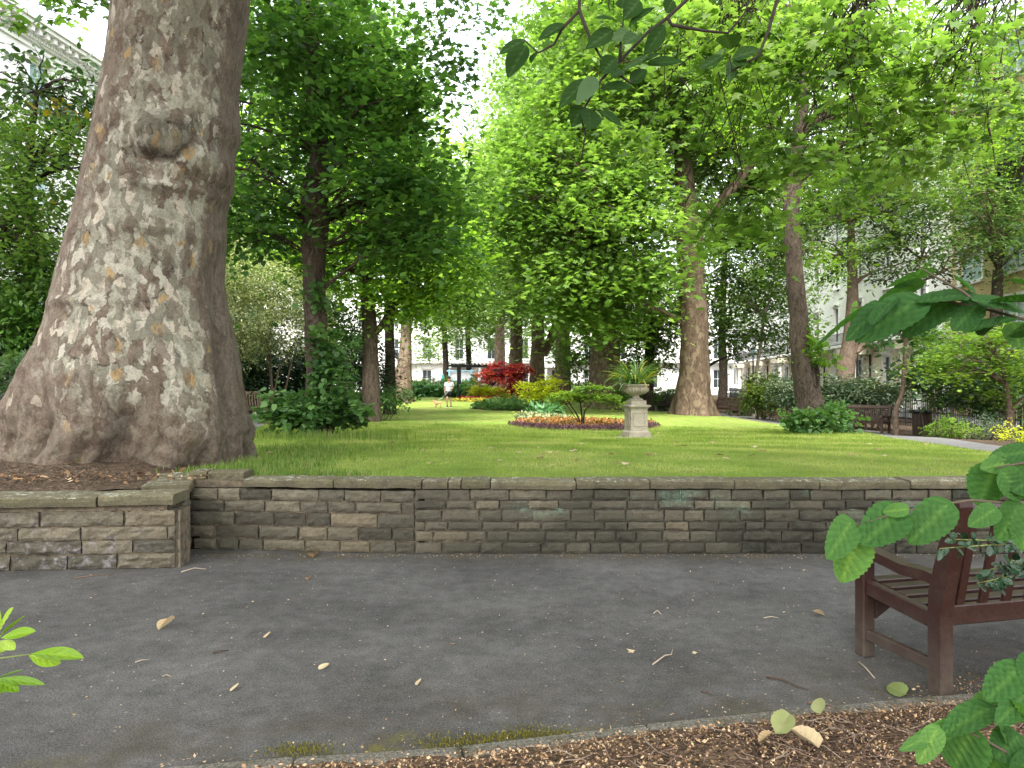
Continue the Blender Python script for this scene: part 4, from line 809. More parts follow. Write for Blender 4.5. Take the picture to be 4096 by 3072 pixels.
tree('dark leaved tree with a low arching bough behind the plane and the urn', [Q(1400,858,Y),Q(1400,800,Y),Q(1405,740,Y),Q(1415,640,Y)], [.4,.34,.3,.22], M['darkbark'], M['lf_mid'],
     [lob(1400,740,Y,2.8,3,2.2,110),lob(1330,690,Y,2.2,3,2.6,60),lob(1470,660,Y,3,3,2.6,70),lob(1250,760,Y,1.6,2,1.6,40)], 66, .25, T_OVAL, 66, 30, 1.1, .4, .7, name='broadleaf_tree', extra=[([Q(1405,790,Y),Q(1500,800,Y-2),Q(1560,775,Y-3),Q(1620,760,Y-3),Q(1690,765,Y-3)], [.2,.19,.17,.13,.07])])
# background crowns closing the square
far = [(1560,60,'lf_planefar',[(0,420,6,6,6,90),(20,640,6,5,3,60),(-60,250,7,6,6,70)],'pale green tree behind the broad plane, before the end terrace'),
       (1950,48,'lf_planefar',[(0,150,7,5,5,90),(120,330,5,4,4,60),(-150,330,5,5,4,50)],'light green street tree rising before the brick block'),
       (2150,34,'lf_mid',[(0,330,3.2,3,3.2,90),(30,500,2.5,3,2.6,60),(20,120,2.4,3,2.2,30)],'leafy tree at the right edge before the yellow brick block'),
       (700,60,'lf_mid',[(0,560,8,5,4,90),(-60,350,9,5,6,90),(60,150,8,5,6,80)],'dense green tree far behind the left benches'),
       (520,42,'lf_mid',[(0,560,5,4,3,80),(0,350,6,4,6,90),(60,100,6,4,5,70)],'green tree seen between the big trunk and the lime'),
       (960,85,'lf_planefar',[(0,640,7,5,5,80),(-20,400,9,5,9,90),(120,690,4,4,3,40),(0,700,6,4,3.5,60)],'hazy green tree in front of the end terrace'),
       (1010,92,'lf_planefar',[(20,700,5,4,3,50),(60,560,6,4,5,60),(-60,750,5,3,2,30),(120,740,6,3,2.5,40)],'small light green tree before the end terrace doorway'),
       (1330,80,'lf_planefar',[(0,560,8,6,7,90),(40,300,9,6,9,90)],'tall green crown behind the double plane trunk')]
for k, (x, Y, lf, lbs, lab) in enumerate(far):
    b = Q(x, 0, Y); g = tz(b.x, b.y); yb = (HZ+(H-g)*F/Y)*K
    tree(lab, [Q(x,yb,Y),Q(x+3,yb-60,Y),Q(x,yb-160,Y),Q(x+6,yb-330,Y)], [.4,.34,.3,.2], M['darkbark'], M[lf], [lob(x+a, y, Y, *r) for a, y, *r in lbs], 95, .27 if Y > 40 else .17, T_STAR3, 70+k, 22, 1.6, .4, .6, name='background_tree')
# ---------------------------------------------------------------- left side trees
Y = 17
tree('loose leaved tree with rusty young leaves before the white house on the left', [Q(30,960,Y),Q(40,760,Y),Q(70,560,Y),Q(60,380,Y),Q(80,200,Y)], [.2,.17,.14,.1,.05], M['darkbark'], M['lf_dark'],
     [lob(80,200,Y,1.7,1.5,.9,28),lob(20,360,Y,1.5,1.5,.8,26),lob(150,250,Y,1.,1,.6,14)], 38, .19, T_OVAL, 81, 30, .7, .6, .4, .5, name='evergreen_tree', amp=.03, flare=0, r0=.05)
crown('rusty_leaves', C.objects['evergreen_tree'], M['lf_yellowing'], 82, [lob(60,285,Y,1.6,1.2,.35,10),lob(160,260,Y,.9,1,.5,9),lob(60,430,Y,1.4,1.2,.5,4)], 16, .2, T_OVAL, .6, .6, .3, .5)
Y = 15
tree('green leafy tree filling the left edge beside the big trunk', [Q(-60,960,Y),Q(-40,700,Y),Q(0,520,Y),Q(60,400,Y)], [.2,.16,.13,.06], M['darkbark'], M['lf_mid'],
     [lob(60,400,Y,2.1,1.8,1.1,80),lob(40,560,Y,2.0,1.8,1.2,85),lob(0,480,Y,1.8,2,1.2,40),lob(130,330,Y,1.2,1.4,.7,26)], 70, .13, T_OVAL, 83, 40, .75, .35, .6, .9, name='leafy_tree', amp=.03, flare=0, r0=.05)
# ---------------------------------------------------------------- shrubs
def shrub(label, x, yb, Y, lobes, leaf, per, size, T, seed, cat='shrub', name='shrub', nst=10, cr=.5, flat=.45, droop=.5, up=.8, shell=2.2, stem='twig', group=None, sr=.014):
    b = Q(x, yb, Y); b.z = tz(b.x, b.y); root = empty(name, b, label, cat, group)
    o, P = crown('foliage', root, M[leaf], seed, lobes, per, size, T, cr, flat, droop, up, shell, ground=True)
    if nst and len(P):
        rg = np.random.default_rng(seed+5); mb = MB()
        for i in rg.choice(len(P), min(nst, len(P)), replace=False):
            e = Vector(P[i]); s = b+Vector((rg.normal(0, .12)+(e.x-b.x)*.25, rg.normal(0, .12)+(e.y-b.y)*.25, -.03)); mb.tube(curve_pts(s, e, 5, .12, rg), [sr*1.3,sr,sr*.8,sr*.6,sr*.3], 5, cap=False)
        mb.build('stem', M[stem], root)
    return root
# skirts of lime shoots
Y = 16
shrub('bushy skirt of heart shaped lime shoots around the left lime trunk', 690, 935, Y, [lob(690,890,Y-.3,1.05,1.,.42,110),lob(640,880,Y-.6,.75,.7,.4,45),lob(720,810,Y-.35,.42,.45,.55,38),lob(705,750,Y-.3,.28,.3,.5,16),lob(690,650,Y-.25,.24,.25,.3,8),lob(600,880,Y-.5,.35,.4,.4,10),lob(760,890,Y,.35,.6,.3,16)], 'lf_bluelime', 20, .13, T_HEART, 101, name='lime_shoots', cr=.26, flat=.4, nst=34, sr=.008)
Y = 19
shrub('bright leafy shoots around the foot of the hollow lime trunk', 1770, 935, Y, [lob(1775,905,Y-.5,.85,.7,.36,60),lob(1815,895,Y-.4,.5,.6,.4,24),lob(1720,915,Y-.6,.35,.5,.2,10)], 'lf_bluelime', 22, .13, T_HEART, 102, name='lime_shoots', cr=.3, nst=22, sr=.008)
shrub('spray of green shoots halfway up the hollow lime trunk', 1748, 800, Y, [lob(1755,745,Y-.25,.3,.35,.5,18),lob(1775,780,Y-.2,.28,.3,.25,9)], 'lf_limebright', 20, .11, T_HEART, 103, name='trunk_shoots', cr=.25, nst=0)
lr = C.objects.get('lime_tree.003'); m = MB(); c = Q(1762,812,18.70); vs = []
for i in range(7):
    for k in range(16):
        a = 2*PI*k/16; q = i/6; vs.append(c+Vector((.075*math.cos(a)*(1-q*.9), q*.05*(1 if i else 1)+.0, .27*math.sin(a)*(1-q*.9)-.03*math.cos(a))))
m.add(vs, [(i*16+k, i*16+(k+1) % 16, i*16+16+(k+1) % 16, i*16+16+k) for i in range(6) for k in range(16)]+[tuple(range(96,112))], .5, True)
m.tube([c+Vector((.085*math.cos(2*PI*k/20), -.005, .285*math.sin(2*PI*k/20)-.03*math.cos(2*PI*k/20))) for k in range(21)], .028, 8)
hl_ = m.build('hollow', M['darkbark'], [o for o in C.objects if o.name.startswith('lime_tree') and 'hollow' in o.get('label','')][0])
Y = 26
shrub('low dark bush on the lawn edge behind the left skirt of shoots', 815, 877, Y, [lob(815,858,Y,1.25,1.,.42,60),lob(770,862,Y,.6,.8,.3,18)], 'lf_bluelime', 34, .12, T_OVAL, 104, cr=.4)
# variegated evergreen and dark understorey on the left
Y = 22
shrub('large variegated grey green evergreen beside the big plane trunk', 560, 860, Y, [lob(540,650,Y,2.0,1.8,1.5,210),lob(480,580,Y,1.4,1.6,1.,60),lob(600,700,Y,1.3,1.5,.9,100),lob(500,740,Y,1.5,1.4,.7,80),lob(640,660,Y+.5,.9,1,.7,40)], 'lf_var', 105, .1, T_NARROW, 105, 'evergreen', 'variegated_evergreen', 5, .6, .4, .6, sr=.03)
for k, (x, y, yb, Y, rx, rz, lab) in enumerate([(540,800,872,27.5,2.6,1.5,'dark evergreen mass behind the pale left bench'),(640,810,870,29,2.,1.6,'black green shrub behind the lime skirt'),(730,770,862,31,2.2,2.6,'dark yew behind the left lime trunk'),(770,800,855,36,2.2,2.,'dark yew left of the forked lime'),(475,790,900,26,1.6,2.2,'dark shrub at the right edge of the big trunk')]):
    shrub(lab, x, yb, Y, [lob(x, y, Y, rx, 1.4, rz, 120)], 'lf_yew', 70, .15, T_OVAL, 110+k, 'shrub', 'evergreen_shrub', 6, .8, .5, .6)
shrub('white flowering pale shrub right of the left lime trunk', 735, 830, 25, [lob(740,720,25,.9,.9,.9,40),lob(720,680,25,.5,.7,.5,12)], 'lf_bluelime', 50, .12, T_OVAL, 116, cr=.45)
# left edge: dark undergrowth, fatsia
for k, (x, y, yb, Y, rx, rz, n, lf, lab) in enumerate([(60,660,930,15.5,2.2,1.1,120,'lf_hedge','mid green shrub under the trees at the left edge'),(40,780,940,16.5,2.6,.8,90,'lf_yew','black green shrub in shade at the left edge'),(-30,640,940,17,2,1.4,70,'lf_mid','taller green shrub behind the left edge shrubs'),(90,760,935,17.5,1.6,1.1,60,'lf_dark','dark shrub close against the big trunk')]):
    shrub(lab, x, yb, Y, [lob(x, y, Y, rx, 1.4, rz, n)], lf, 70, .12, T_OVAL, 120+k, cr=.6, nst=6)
Y = 12.5
shrub('fatsia with glossy hand shaped leaves left of the big trunk', 30, 960, Y, [lob(25,790,Y,.75,.6,.35,16),lob(50,830,Y,.5,.5,.35,9),lob(5,840,Y,.5,.5,.25,8)], 'lf_dark', 9, .2, T_PALM, 126, 'shrub', 'fatsia', 10, .35, .5, .6, .9)
# hedges and shrubs right
def hedge(label, u0, v0, Y0, u1, v1, Y1, h, w, leaf, n, per, size, seed, name='hedge', T=T_OVAL, flat=.5):
    a, b = W(u0, v0, Y0), W(u1, v1, Y1); lb = []; m = max(2, int((b-a).length/ (w*.9)))
    for i in range(m):
        p = a.lerp(b, (i+.5)/m); g = tz(p.x, p.y); lb.append(((p.x, p.y, g+h*.5), (w*.62, w*.62, h*.5), n))
    c = (a+b)/2; c.z = tz(c.x, c.y); root = empty(name, c, label, 'hedge'); crown('foliage', root, M[leaf], seed, lb, per, size, T, .4, flat, .4, .8, 4, ground=True); return root
hedge('clipped green hedge between the urn and the broad plane', 641,404,50, 695,408,46, 1.35, 1.3, 'lf_hedge', 46, 50, .14, 131)
hedge('clipped hedge far behind the urn along the right path', 560,401,60, 640,404,51, 1.5, 1.3, 'lf_mid', 36, 44, .16, 132)
for k, (x, y, yb, Y, rx, rz, n, lf, lab) in enumerate([(1650,845,900,33,.8,.85,90,'lf_olive','olive green bush between the parked car and the hollow lime'),(1597,878,895,41,.45,.45,24,'lf_olive','low feathery bush right of the half hidden bench'),(1715,850,903,31,1.2,.75,70,'lf_grey','grey green bush touching the left side of the hollow lime'),(1800,850,905,29.5,1.2,.72,90,'lf_grey','grey green bush right of the hollow lime trunk'),(1880,850,905,28.5,1.35,.68,100,'lf_grey','grey green bush directly behind the bench by the bin')]):
    shrub(lab, x, yb, Y, [lob(x, y, Y, rx, 1., rz, n)], lf, 60, .13, T_OVAL, 140+k, cr=.5, nst=12, stem='twig', sr=.02)
for k, (x, y, yb, Y, rx, rz, n, lf, T, sz, lab) in enumerate([(2030,800,905,24.5,1.2,1.2,70,'lf_dark',T_OVAL,.13,'dark glossy shrub right of the litter bin'),(2110,830,915,23.5,1.5,1.1,90,'lf_dark',T_OVAL,.13,'dark shrub under the green maple'),(2200,830,915,23.5,1.5,1.3,80,'lf_dark',T_OVAL,.13,'dark shrub at the right edge behind the maple'),(2040,720,905,26,1.3,1.,50,'lf_mid',T_OVAL,.13,'taller mid green shrub behind the bin'),(2055,925,946,18.5,.3,.3,26,'lf_acer',T_OVAL,.07,'rounded lime green bush on the bed right of the bin'),(2130,925,945,19,.7,.3,44,'lf_grey',T_NARROW,.07,'low dull green bush right of the lime green bush'),(2212,950,985,15,.2,.3,16,'lf_yacer',T_OVAL,.06,'yellow leaved bush at the right edge of the lawn')]):
    shrub(lab, x, yb, Y, [lob(x, y, Y, rx, .9, rz, n)], lf, 56, sz, T, 150+k, cr=.22 if sz < .1 else .5, nst=8)
# beds
Y = 60
hedge('mixed leafy hedge behind the walking person', 398,396.5,60, 478,397,60, 1.5, 1.5, 'lf_mid', 60, 50, .17, 161)
hedge('row of pale green hydrangeas in front of the mixed hedge', 392,398.5,57.5, 474,398.8,57.5, .95, 1.1, 'lf_hydr', 44, 34, .26, 162, 'hydrangea_row')
hedge('dark hedge behind the golden maples and pergola', 535,399,57, 562,400,56, 1.2, 1.2, 'lf_dark', 40, 40, .17, 163)
Y = 44
tree('small red leaved maple beyond the flower bed', [W(512.5,404,Y),Q(1106,855,Y),Q(1104,835,Y),Q(1100,815,Y)], [.07,.055,.05,.04], M['darkbark'], M['lf_red'],
     [lob(1085,815,Y,1.3,1.1,.5,60),lob(1120,795,Y,.9,1.,.35,34),lob(1060,805,Y,.7,.8,.3,18),lob(1115,840,Y,.9,.9,.3,26),lob(1075,790,Y,.7,.7,.2,14)], 50, .14, T_STAR3, 171, 20, .45, .22, .7, 1.2, name='maple_tree', amp=.02, flare=0, seg=8, r0=.035, extra=[([W(513,402,Y),Q(1120,850,Y),Q(1130,835,Y)], [.04,.035,.025])])
for k, (x, y, yb, Y, lb, lf, lab) in enumerate([(1175,845,905,34,[(1165,835,.9,.28),(1190,850,.9,.3),(1150,850,.5,.25),(1185,825,.5,.15)],'lf_yacer','golden maple left of the green maple'),(1060,850,872,50,[(1050,840,1.1,.3),(1080,850,1.2,.4),(1040,848,.8,.25)],'lf_yacer','golden maples around the pergola'),(1010,848,868,54,[(1025,842,.9,.3)],'lf_acer','small yellow green maple beside the pergola')]):
    tree(lab, [Q(x,yb,Y),Q(x-2,(yb+y)/2,Y),Q(x-4,y,Y)], [.05,.04,.025], M['darkbark'], M[lf], [lob(a,b,Y,r,r*.9,h,int(36*r)) for a,b,r,h in lb], 44, .15 if Y > 40 else .12, T_STAR3, 175+k, 14, .4, .12, .5, 1.5, name='maple_tree', amp=.02, flare=0, seg=8, r0=.03)
Y = 22.5
tree('small green maple with thin splayed stems in the orange bed', [W(583,428.5,Y),Q(1256,890,Y),Q(1254,872,Y)], [.035,.028,.016], M['darkbark'], M['lf_acer'],
     [lob(1235,855,Y,.6,.6,.14,40),lob(1290,858,Y,.62,.6,.16,44),lob(1280,838,Y,.5,.5,.1,22),lob(1205,862,Y,.3,.4,.12,12),lob(1325,868,Y,.34,.4,.16,14)], 46, .075, T_STAR3, 181, 22, .26, .12, .5, 1.5, name='maple_tree', amp=.02, flare=0, seg=8, r0=.02,
     extra=[([W(582,427,Y),Q(1246,895,Y),Q(1236,880,Y),Q(1226,866,Y)], [.028,.026,.022,.014]),([W(584,427,Y),Q(1262,892,Y),Q(1272,878,Y),Q(1284,866,Y)], [.028,.024,.02,.012]),([W(583,428,Y),Q(1240,898,Y),Q(1225,876,Y)], [.02,.018,.01])])
def bed(label, poly_uv, leaf, n, h, size, seed, T=T_OVAL, cat='flower bed', name='flower_bed', under='soil', up=.5):
    P = [G(u, v) for u, v in poly_uv]; c = sum(P, Vector())/len(P); root = empty(name, c, label, cat)
    me = bpy.data.meshes.new('bed_soil'); me.from_pydata([(p.x, p.y, p.z+.015) for p in P]+[(c.x, c.y, tz(c.x, c.y)+.04)], [], [(i, (i+1) % len(P), len(P)) for i in range(len(P))]); link('bed_soil', me, M[under], root)
    rg = np.random.default_rng(seed); xs = np.array([p.x for p in P]); ys = np.array([p.y for p in P]); out = []
    while len(out) < n:
        x, y = rg.uniform(xs.min(), xs.max()), rg.uniform(ys.min(), ys.max()); ins = False; j = len(P)-1
        for i in range(len(P)):
            if (ys[i] > y) != (ys[j] > y) and x < (xs[j]-xs[i])*(y-ys[i])/(ys[j]-ys[i])+xs[i]: ins = not ins
            j = i
        if ins: out.append((x, y))
    o = np.array(out); lump = np.array([mnoise.noise(Vector((a*1.7, b*1.7, seed))) for a, b in out])
    z = tzv(o[:,0], o[:,1])+.02+h*(.55+.45*lump)*rg.random(n)**.6; pos = np.column_stack([o, z]); nor = np.array([0,0,up])+rg.normal(0, .5, (n,3)); tip = rg.normal(0, 1, (n,3))+np.array([0,0,.3])
    leafmesh('foliage', pos, nor, tip, size*(.6+.8*rg.random(n)), np.clip(rg.normal(.5, .25, n)+lump*.3, 0, 1), T, M[leaf], root); return root
E8 = lambda cx, cy, rx, ry, n=26: [(cx+rx*math.cos(2*PI*k/n), cy+ry*math.sin(2*PI*k/n)) for k in range(n)]
bed('oval bed edge of dark purple bedding plants behind the urn', [(506,424.5),(520,427.5),(545,429.8),(580,431),(620,431),(648,429.5),(661,427),(655,425.5),(640,426.5),(610,428.2),(575,428.2),(545,427),(525,425)], 'lf_purple', 5200, .16, .085, 191, T_NARROW)
bed('orange and bronze bedding plants filling the oval bed', [(510,424.2),(530,426.4),(550,428),(580,429.2),(612,429.2),(640,427.4),(654,425),(630,422.6),(600,421.8),(560,421),(530,421.4)], 'lf_orange', 5600, .2, .1, 192, T_OVAL)
bed('pale variegated bedding behind the orange flowers', [(515,419.5),(535,421.2),(565,421),(572,418.5),(550,416),(530,414.5),(515,416)], 'lf_var', 2200, .18, .1, 193, T_OVAL)
bed('green perennial clump in front of the red maple', [(470,409),(490,410.5),(520,411),(545,411.5),(560,410),(548,405.5),(520,403.5),(490,404.5)], 'lf_bluelime', 5200, .5, .19, 194, T_OVAL, 'plant bed', 'perennial_bed')
bed('spiky silver green plants between the two flower beds', [(528,414),(545,416),(562,414.5),(555,411.5),(538,411.5)], 'lf_hydr', 900, .5, .35, 195, T_NARROW, 'plant bed', 'perennial_bed', up=.1)
bed('strip of red begonias before the pergola', [(458,400.3),(480,400.8),(505,401),(530,400.8),(522,399.8),(490,399.6),(465,399.5)], 'lf_redflower', 2600, .28, .16, 196)
bed('yellow flower edging in front of the red strip', [(450,401),(478,402),(505,402.3),(530,401.8),(530,400.9),(500,401.1),(465,400.5)], 'lf_yellowflower', 2000, .2, .14, 197)
# ---------------------------------------------------------------- low plane sprays hanging near, upper right
Y = 14
rt = empty('overhanging_plane', Q(2450,900,16), 'star leaved plane boughs hanging into the upper right', 'tree'); rt.location.z = tz(rt.location.x, 16)
o, P = crown('foliage', rt, M['lf_plane'], 201, [lob(1640,120,Y,1.4,1.4,1.3,26),lob(1720,330,Y+1,1.1,1.2,.9,20),lob(1600,470,Y+2,1.1,1,.7,14),lob(1550,540,Y+1,.4,.8,.3,4),lob(1830,80,Y,1.5,1.4,.8,24),lob(1450,260,Y+2,1.5,1.5,.9,14),lob(2080,90,Y,.9,1.2,.7,14),lob(2010,320,Y+1,.7,1,.9,12),lob(2160,200,Y,.6,1,.8,7),lob(1950,230,Y+1,1.2,1.,1.,18),lob(1830,420,Y+3,.9,1.,.6,9),lob(1300,60,Y+2,1.6,1.4,.8,16),lob(1530,80,Y+1,1.3,1.4,1,16)], 30, .18, T_STAR, .7, .45, .9, .8, 2)
mb = MB(); rg = np.random.default_rng(9); rough_tube(mb, [rt.location-Vector((0,0,.1)), rt.location+Vector((0,0,3)), rt.location+Vector((-.3,0,7)), rt.location+Vector((-.6,0,12))], [.5,.42,.36,.25], 18, .05, 2, 5, .2, 3); mb.build('trunk', M['planebark'], rt)
mb = MB(); top = [rt.location+Vector((-.4,0,8.)), Q(2150,-120,Y), Q(1900,-160,Y), Q(1600,-200,Y), Q(1350,-220,Y+1)]
mb.tube(top, [.2,.16,.13,.1,.05], 10)
for q in P:
    q = Vector(q); s = min(top[1:], key=lambda t: (t-q).length); mb.tube(curve_pts(s, q, 7, -.08, rg, .3), [.022,.018,.015,.012,.009,.006,.003], 4, cap=False)
mb.build('boughs', M['darkbark'], rt)
# ---------------------------------------------------------------- pedestal, urn, plant
def pedestal_urn():
    b = W(636, 438, 17.5); b.z = tz(b.x, b.y); s = 17.5/F
    root = empty('pedestal', b, 'square panelled stone pedestal standing on a slab on the lawn', 'pedestal', rz=R(12))
    def blk(name, *bx):
        m = MB()
        for z0, z1, w0, w1 in bx:
            m.add([(sx*w/2, sy*w/2, z) for z, w in ((z0,w0),(z1,w1)) for sx, sy in ((-1,-1),(1,-1),(1,1),(-1,1))], [(3,2,1,0),(4,5,6,7),(0,1,5,4),(1,2,6,5),(2,3,7,6),(3,0,4,7)])
        o = m.build(name, M['urnstone']); o.parent = root; return o
    blk('base_slab', (-.03,.02,.80,.80)).data.materials[0] = M['slab']
    blk('plinth', (.018,.15,.47,.465),(.149,.185,.465,.39))
    blk('shaft', (.184,.70,.375,.365))
    m = MB()
    for a in range(4):                                                  # recessed panels framed by a thin raised moulding on each face
        Mx = Matrix.Rotation(a*PI/2, 3, 'Z')
        for c, sz in (((0,-.19,.30),(.27,.02,.02)),((0,-.188,.62),(.27,.02,.02)),((-.125,-.189,.46),(.02,.02,.30)),((.125,-.189,.46),(.02,.02,.30))): m.box(Mx @ Vector(c), sz, Mx)
    o = m.build('panel_moulding', M['urnstone']); o.parent = root
    blk('cornice', (.699,.72,.37,.40),(.719,.755,.40,.455),(.754,.785,.475,.48),(.784,.80,.48,.40),(.799,.90,.33,.33))
    u = empty('urn', b+Vector((0,0,.90)), 'wide fluted stone urn on top of the pedestal', 'urn'); m = MB()
    fl = lambda a, i: .035*math.cos(a*22+.0) if 6 <= i <= 10 else 0
    m.lathe([(.15,0),(.15,.025),(.13,.045),(.08,.06),(.068,.09),(.07,.115),(.13,.14),(.20,.17),(.245,.21),(.262,.255),(.255,.295),(.235,.315),(.25,.335),(.275,.35),(.28,.375),(.265,.39),(.23,.385),(.2,.33)], (0,0,0), 132, fl)
    o = m.build('bowl', M['urnstone']); o.parent = u
    m = MB(); m.lathe([(.005,.35),(.12,.355),(.235,.345)], (0,0,0), 24); o = m.build('compost', M['soil']); o.parent = u
    pl = empty('strap_leaved_plant', b+Vector((0,0,1.26)), 'arching strap leaved plant spilling out of the urn', 'plant'); rg = np.random.default_rng(8)
    m = MB()
    for k in range(190):
        a = rg.uniform(0, 2*PI); L = rg.uniform(.5, 1.0); el = rg.uniform(.25, 1.5); d = Vector((math.cos(a), math.sin(a), 0)); wd = rg.uniform(.013, .026); s_ = Vector((-d.y, d.x, 0)); dead = rg.random() < .1
        vs = []; p = d*rg.uniform(.02, .14); ang = el; t = (.97 if dead else rg.uniform(.05, .6)); n = 8; dro = rg.uniform(.5, 1.5)*(1.6 if dead else 1)
        for i in range(n):
            q = i/(n-1); w_ = wd*(1-q**2.5)*(.6+.4*min(1, q*4))+.001; vs += [p-s_*w_+Vector((0,0,w_*.4)), p+Vector((0,0,-w_*.15)), p+s_*w_+Vector((0,0,w_*.4))]
            p = p+(d*math.cos(ang)+Vector((0,0,math.sin(ang))))*L/n; ang -= dro*(.1+.9*q)*(.45)
        m.add(vs, [(i*3+j, i*3+j+1, i*3+j+4, i*3+j+3) for i in range(n-1) for j in (0,1)], t, True)
    o = m.build('leaves', M['lf_strap']); o.parent = pl
    root.scale = u.scale = (1.14,1.14,1); pl.scale = (1.12,1.12,1.05)
    m = MB()
    for k in range(40):
        a = rg.uniform(0, 2*PI); d = Vector((math.cos(a), math.sin(a), 0)); m.tube([d*.08+Vector((0,0,.02)), d*.2+Vector((0,0,.06*rg.random())), d*.28+Vector((0,0,-.06)), d*.3+Vector((0,0,-.1-.12*rg.random()))], [.004,.005,.004,.002], 4, .3+.5*rg.random())
    o = m.build('dry_leaves', M['twigdry']); o.parent = pl
pedestal_urn()
# ---------------------------------------------------------------- people and dog
def skin(name, V, E, rad, mat, parent, root=0, sub=2):
    me = bpy.data.meshes.new(name); me.from_pydata([tuple(v) for v in V], E, []); o = bpy.data.objects.new(name, me); C.objects.link(o); me.materials.append(mat); o.parent = parent
    md = o.modifiers.new('Skin', 'SKIN'); md.use_smooth_shade = True
    for i, r in enumerate(rad): me.skin_vertices[0].data[i].radius = (r, r) if not hasattr(r, '__len__') else r
    me.skin_vertices[0].data[root].use_root = True
    s = o.modifiers.new('Subsurf', 'SUBSURF'); s.levels = s.render_levels = sub; return o
def walker():
    b = W(449, 407.2, 40); b.z = tz(b.x, b.y)
    root = empty('person', b, 'person in pale t-shirt and black shorts walking a dog across the lawn', 'person'); root.scale = (.98,)*3
    # faces the camera (-y), head bowed, one leg forward
    V = [(0,0,.86),(0,0,1.05),(0,-.01,1.25),(0,-.01,1.36),(0,-.04,1.46),(0,-.07,1.55),(0,-.075,1.62),
         (-.17,0,1.33),(-.22,.02,1.08),(-.22,-.02,.86),(-.21,-.05,.77),(.17,0,1.33),(.23,.02,1.1),(.14,-.2,1.0),(.05,-.25,.97),
         (-.09,-.02,.82),(-.09,-.12,.47),(-.10,-.05,.10),(-.10,-.05,.05),(-.10,-.17,.035),(.09,0,.82),(.09,.03,.47),(.09,.12,.10),(.09,.12,.06),(.09,.0,.035)]
    E = [(0,1),(1,2),(2,3),(3,4),(4,5),(5,6),(3,7),(7,8),(8,9),(9,10),(3,11),(11,12),(12,13),(13,14),(0,15),(15,16),(16,17),(17,18),(18,19),(0,20),(20,21),(21,22),(22,23),(23,24)]
    r = [(.15,.10),(.14,.095),(.15,.1),(.10,.08),.05,.085,.08,.06,.042,.034,.038,.06,.042,.034,.038,.085,.055,.04,.045,.035,.085,.055,.04,.045,.035]
    skin('body', V, E, r, M['skin'], root)
    m = MB()
    for s in (-1, 1): m.box((s*.032,-.155,1.575), (.02,.01,.008), None); 
    m.box((0,-.155,1.525), (.04,.01,.008)); o = m.build('face_features', M['hair']); o.parent = root
    T = [(0,0,.83),(0,0,1.0),(0,-.01,1.2),(0,-.005,1.36),(-.18,.0,1.34),(-.235,.02,1.15),(.18,0,1.34),(.24,.02,1.15)]
    skin('tshirt', T, [(0,1),(1,2),(2,3),(3,4),(4,5),(3,6),(6,7)], [(.20,.14),(.19,.135),(.2,.135),(.12,.09),.085,.08,.085,.08], M['tshirt'], root)
    m = MB(); m.box((0,-.142,1.225), (.2,.01,.012)); 
    for k in range(6): m.box((-.085+.034*k,-.142,1.19), (.022,.01,.03))
    o = m.build('shirt_print', M['print']); o.parent = root
    skin('shorts', [(0,0,.84),(-.1,-.02,.8),(-.1,-.08,.56),(.1,0,.8),(.1,.015,.56)], [(0,1),(1,2),(0,3),(3,4)], [(.17,.13),.11,.1,.11,.1], M['black'], root)
    m = MB(); m.lathe([(.004,.115),(.05,.108),(.085,.07),(.096,.02),(.09,-.02),(.07,-.05),(.02,-.06)], (0,-.055,1.62), 16); o = m.build('hair', M['hair']); o.parent = root
    for x, y in ((-.10,-.1),(.09,.07)):
        m = MB(); m.lathe([(.5,0),(.52,.18),(.4,.6),(.28,1.0),(.2,1.15)], (0,0,0), 14); m.v = [(x+p[0]*.1, y-.01+p[1]*.26, p[2]*.1) for p in m.v]; o = m.build('shoe', M['black']); o.parent = root
        q = MB(); q.lathe([(.5,0),(.54,.1),(.53,.25)], (0,0,0), 14); q.v = [(x+p[0]*.108, y-.01+p[1]*.27, p[2]*.1-.004) for p in q.v]; so_ = q.build('sole', M['white']); so_.parent = o
    # dog, walking to the left
    d = W(437.5, 407, 39.7); d.z = tz(d.x, d.y); dr = empty('dog', d, 'small tan and white dog trotting beside the walking person', 'dog')
    V = [(.16,0,.25),(.03,0,.25),(-.10,0,.26),(-.17,0,.31),(-.22,0,.36),(-.29,0,.335),(-.32,0,.33),(.22,0,.29),(.28,0,.36),(.33,0,.37)]
    E = [(0,1),(1,2),(2,3),(3,4),(4,5),(5,6),(0,7),(7,8),(8,9)]; r = [.075,.082,.092,.06,.062,.034,.024,.03,.022,.012]
    for x, y, k, f in ((-.10,-.05,2,-.05),(-.10,.05,2,.04),(.16,-.05,0,.06),(.16,.05,0,-.02)):
        n = len(V); V += [(x,y,.17),(x+f*.5+(.03 if k == 0 else 0),y,.09),(x+f,y,.02),(x+f-.03,y,.015)]; E += [(k,n),(n,n+1),(n+1,n+2),(n+2,n+3)]; r += [.045,.026,.02,.018]
    skin('body', V, E, r, M['fur'], dr, 1)
    for y in (-.035,.035):
        m = MB(); m.add([(-.20,y-.02,.40),(-.20,y+.02,.40),(-.235,y,.41),(-.2,y*1.3,.50)], [(0,1,3),(1,2,3),(2,0,3)]); o = m.build('ear', M['fur']); o.parent = dr
    m = MB(); m.lathe([(.004,-.014),(.016,0),(.004,.014)], (-.345,0,.335), 8); o = m.build('nose', M['furtip']); o.parent = dr
    hand = b+Vector((.05,-.25,.95)); m = MB(); m.tube([hand, hand.lerp(d+Vector((-.15,0,.33)), .5)-Vector((0,0,.12)), d+Vector((-.15,0,.36))], .006, 5)
    tag(m.build('dog_lead', M['white']), 'thin pale lead running from the hand down to the dog', 'dog lead')
walker()
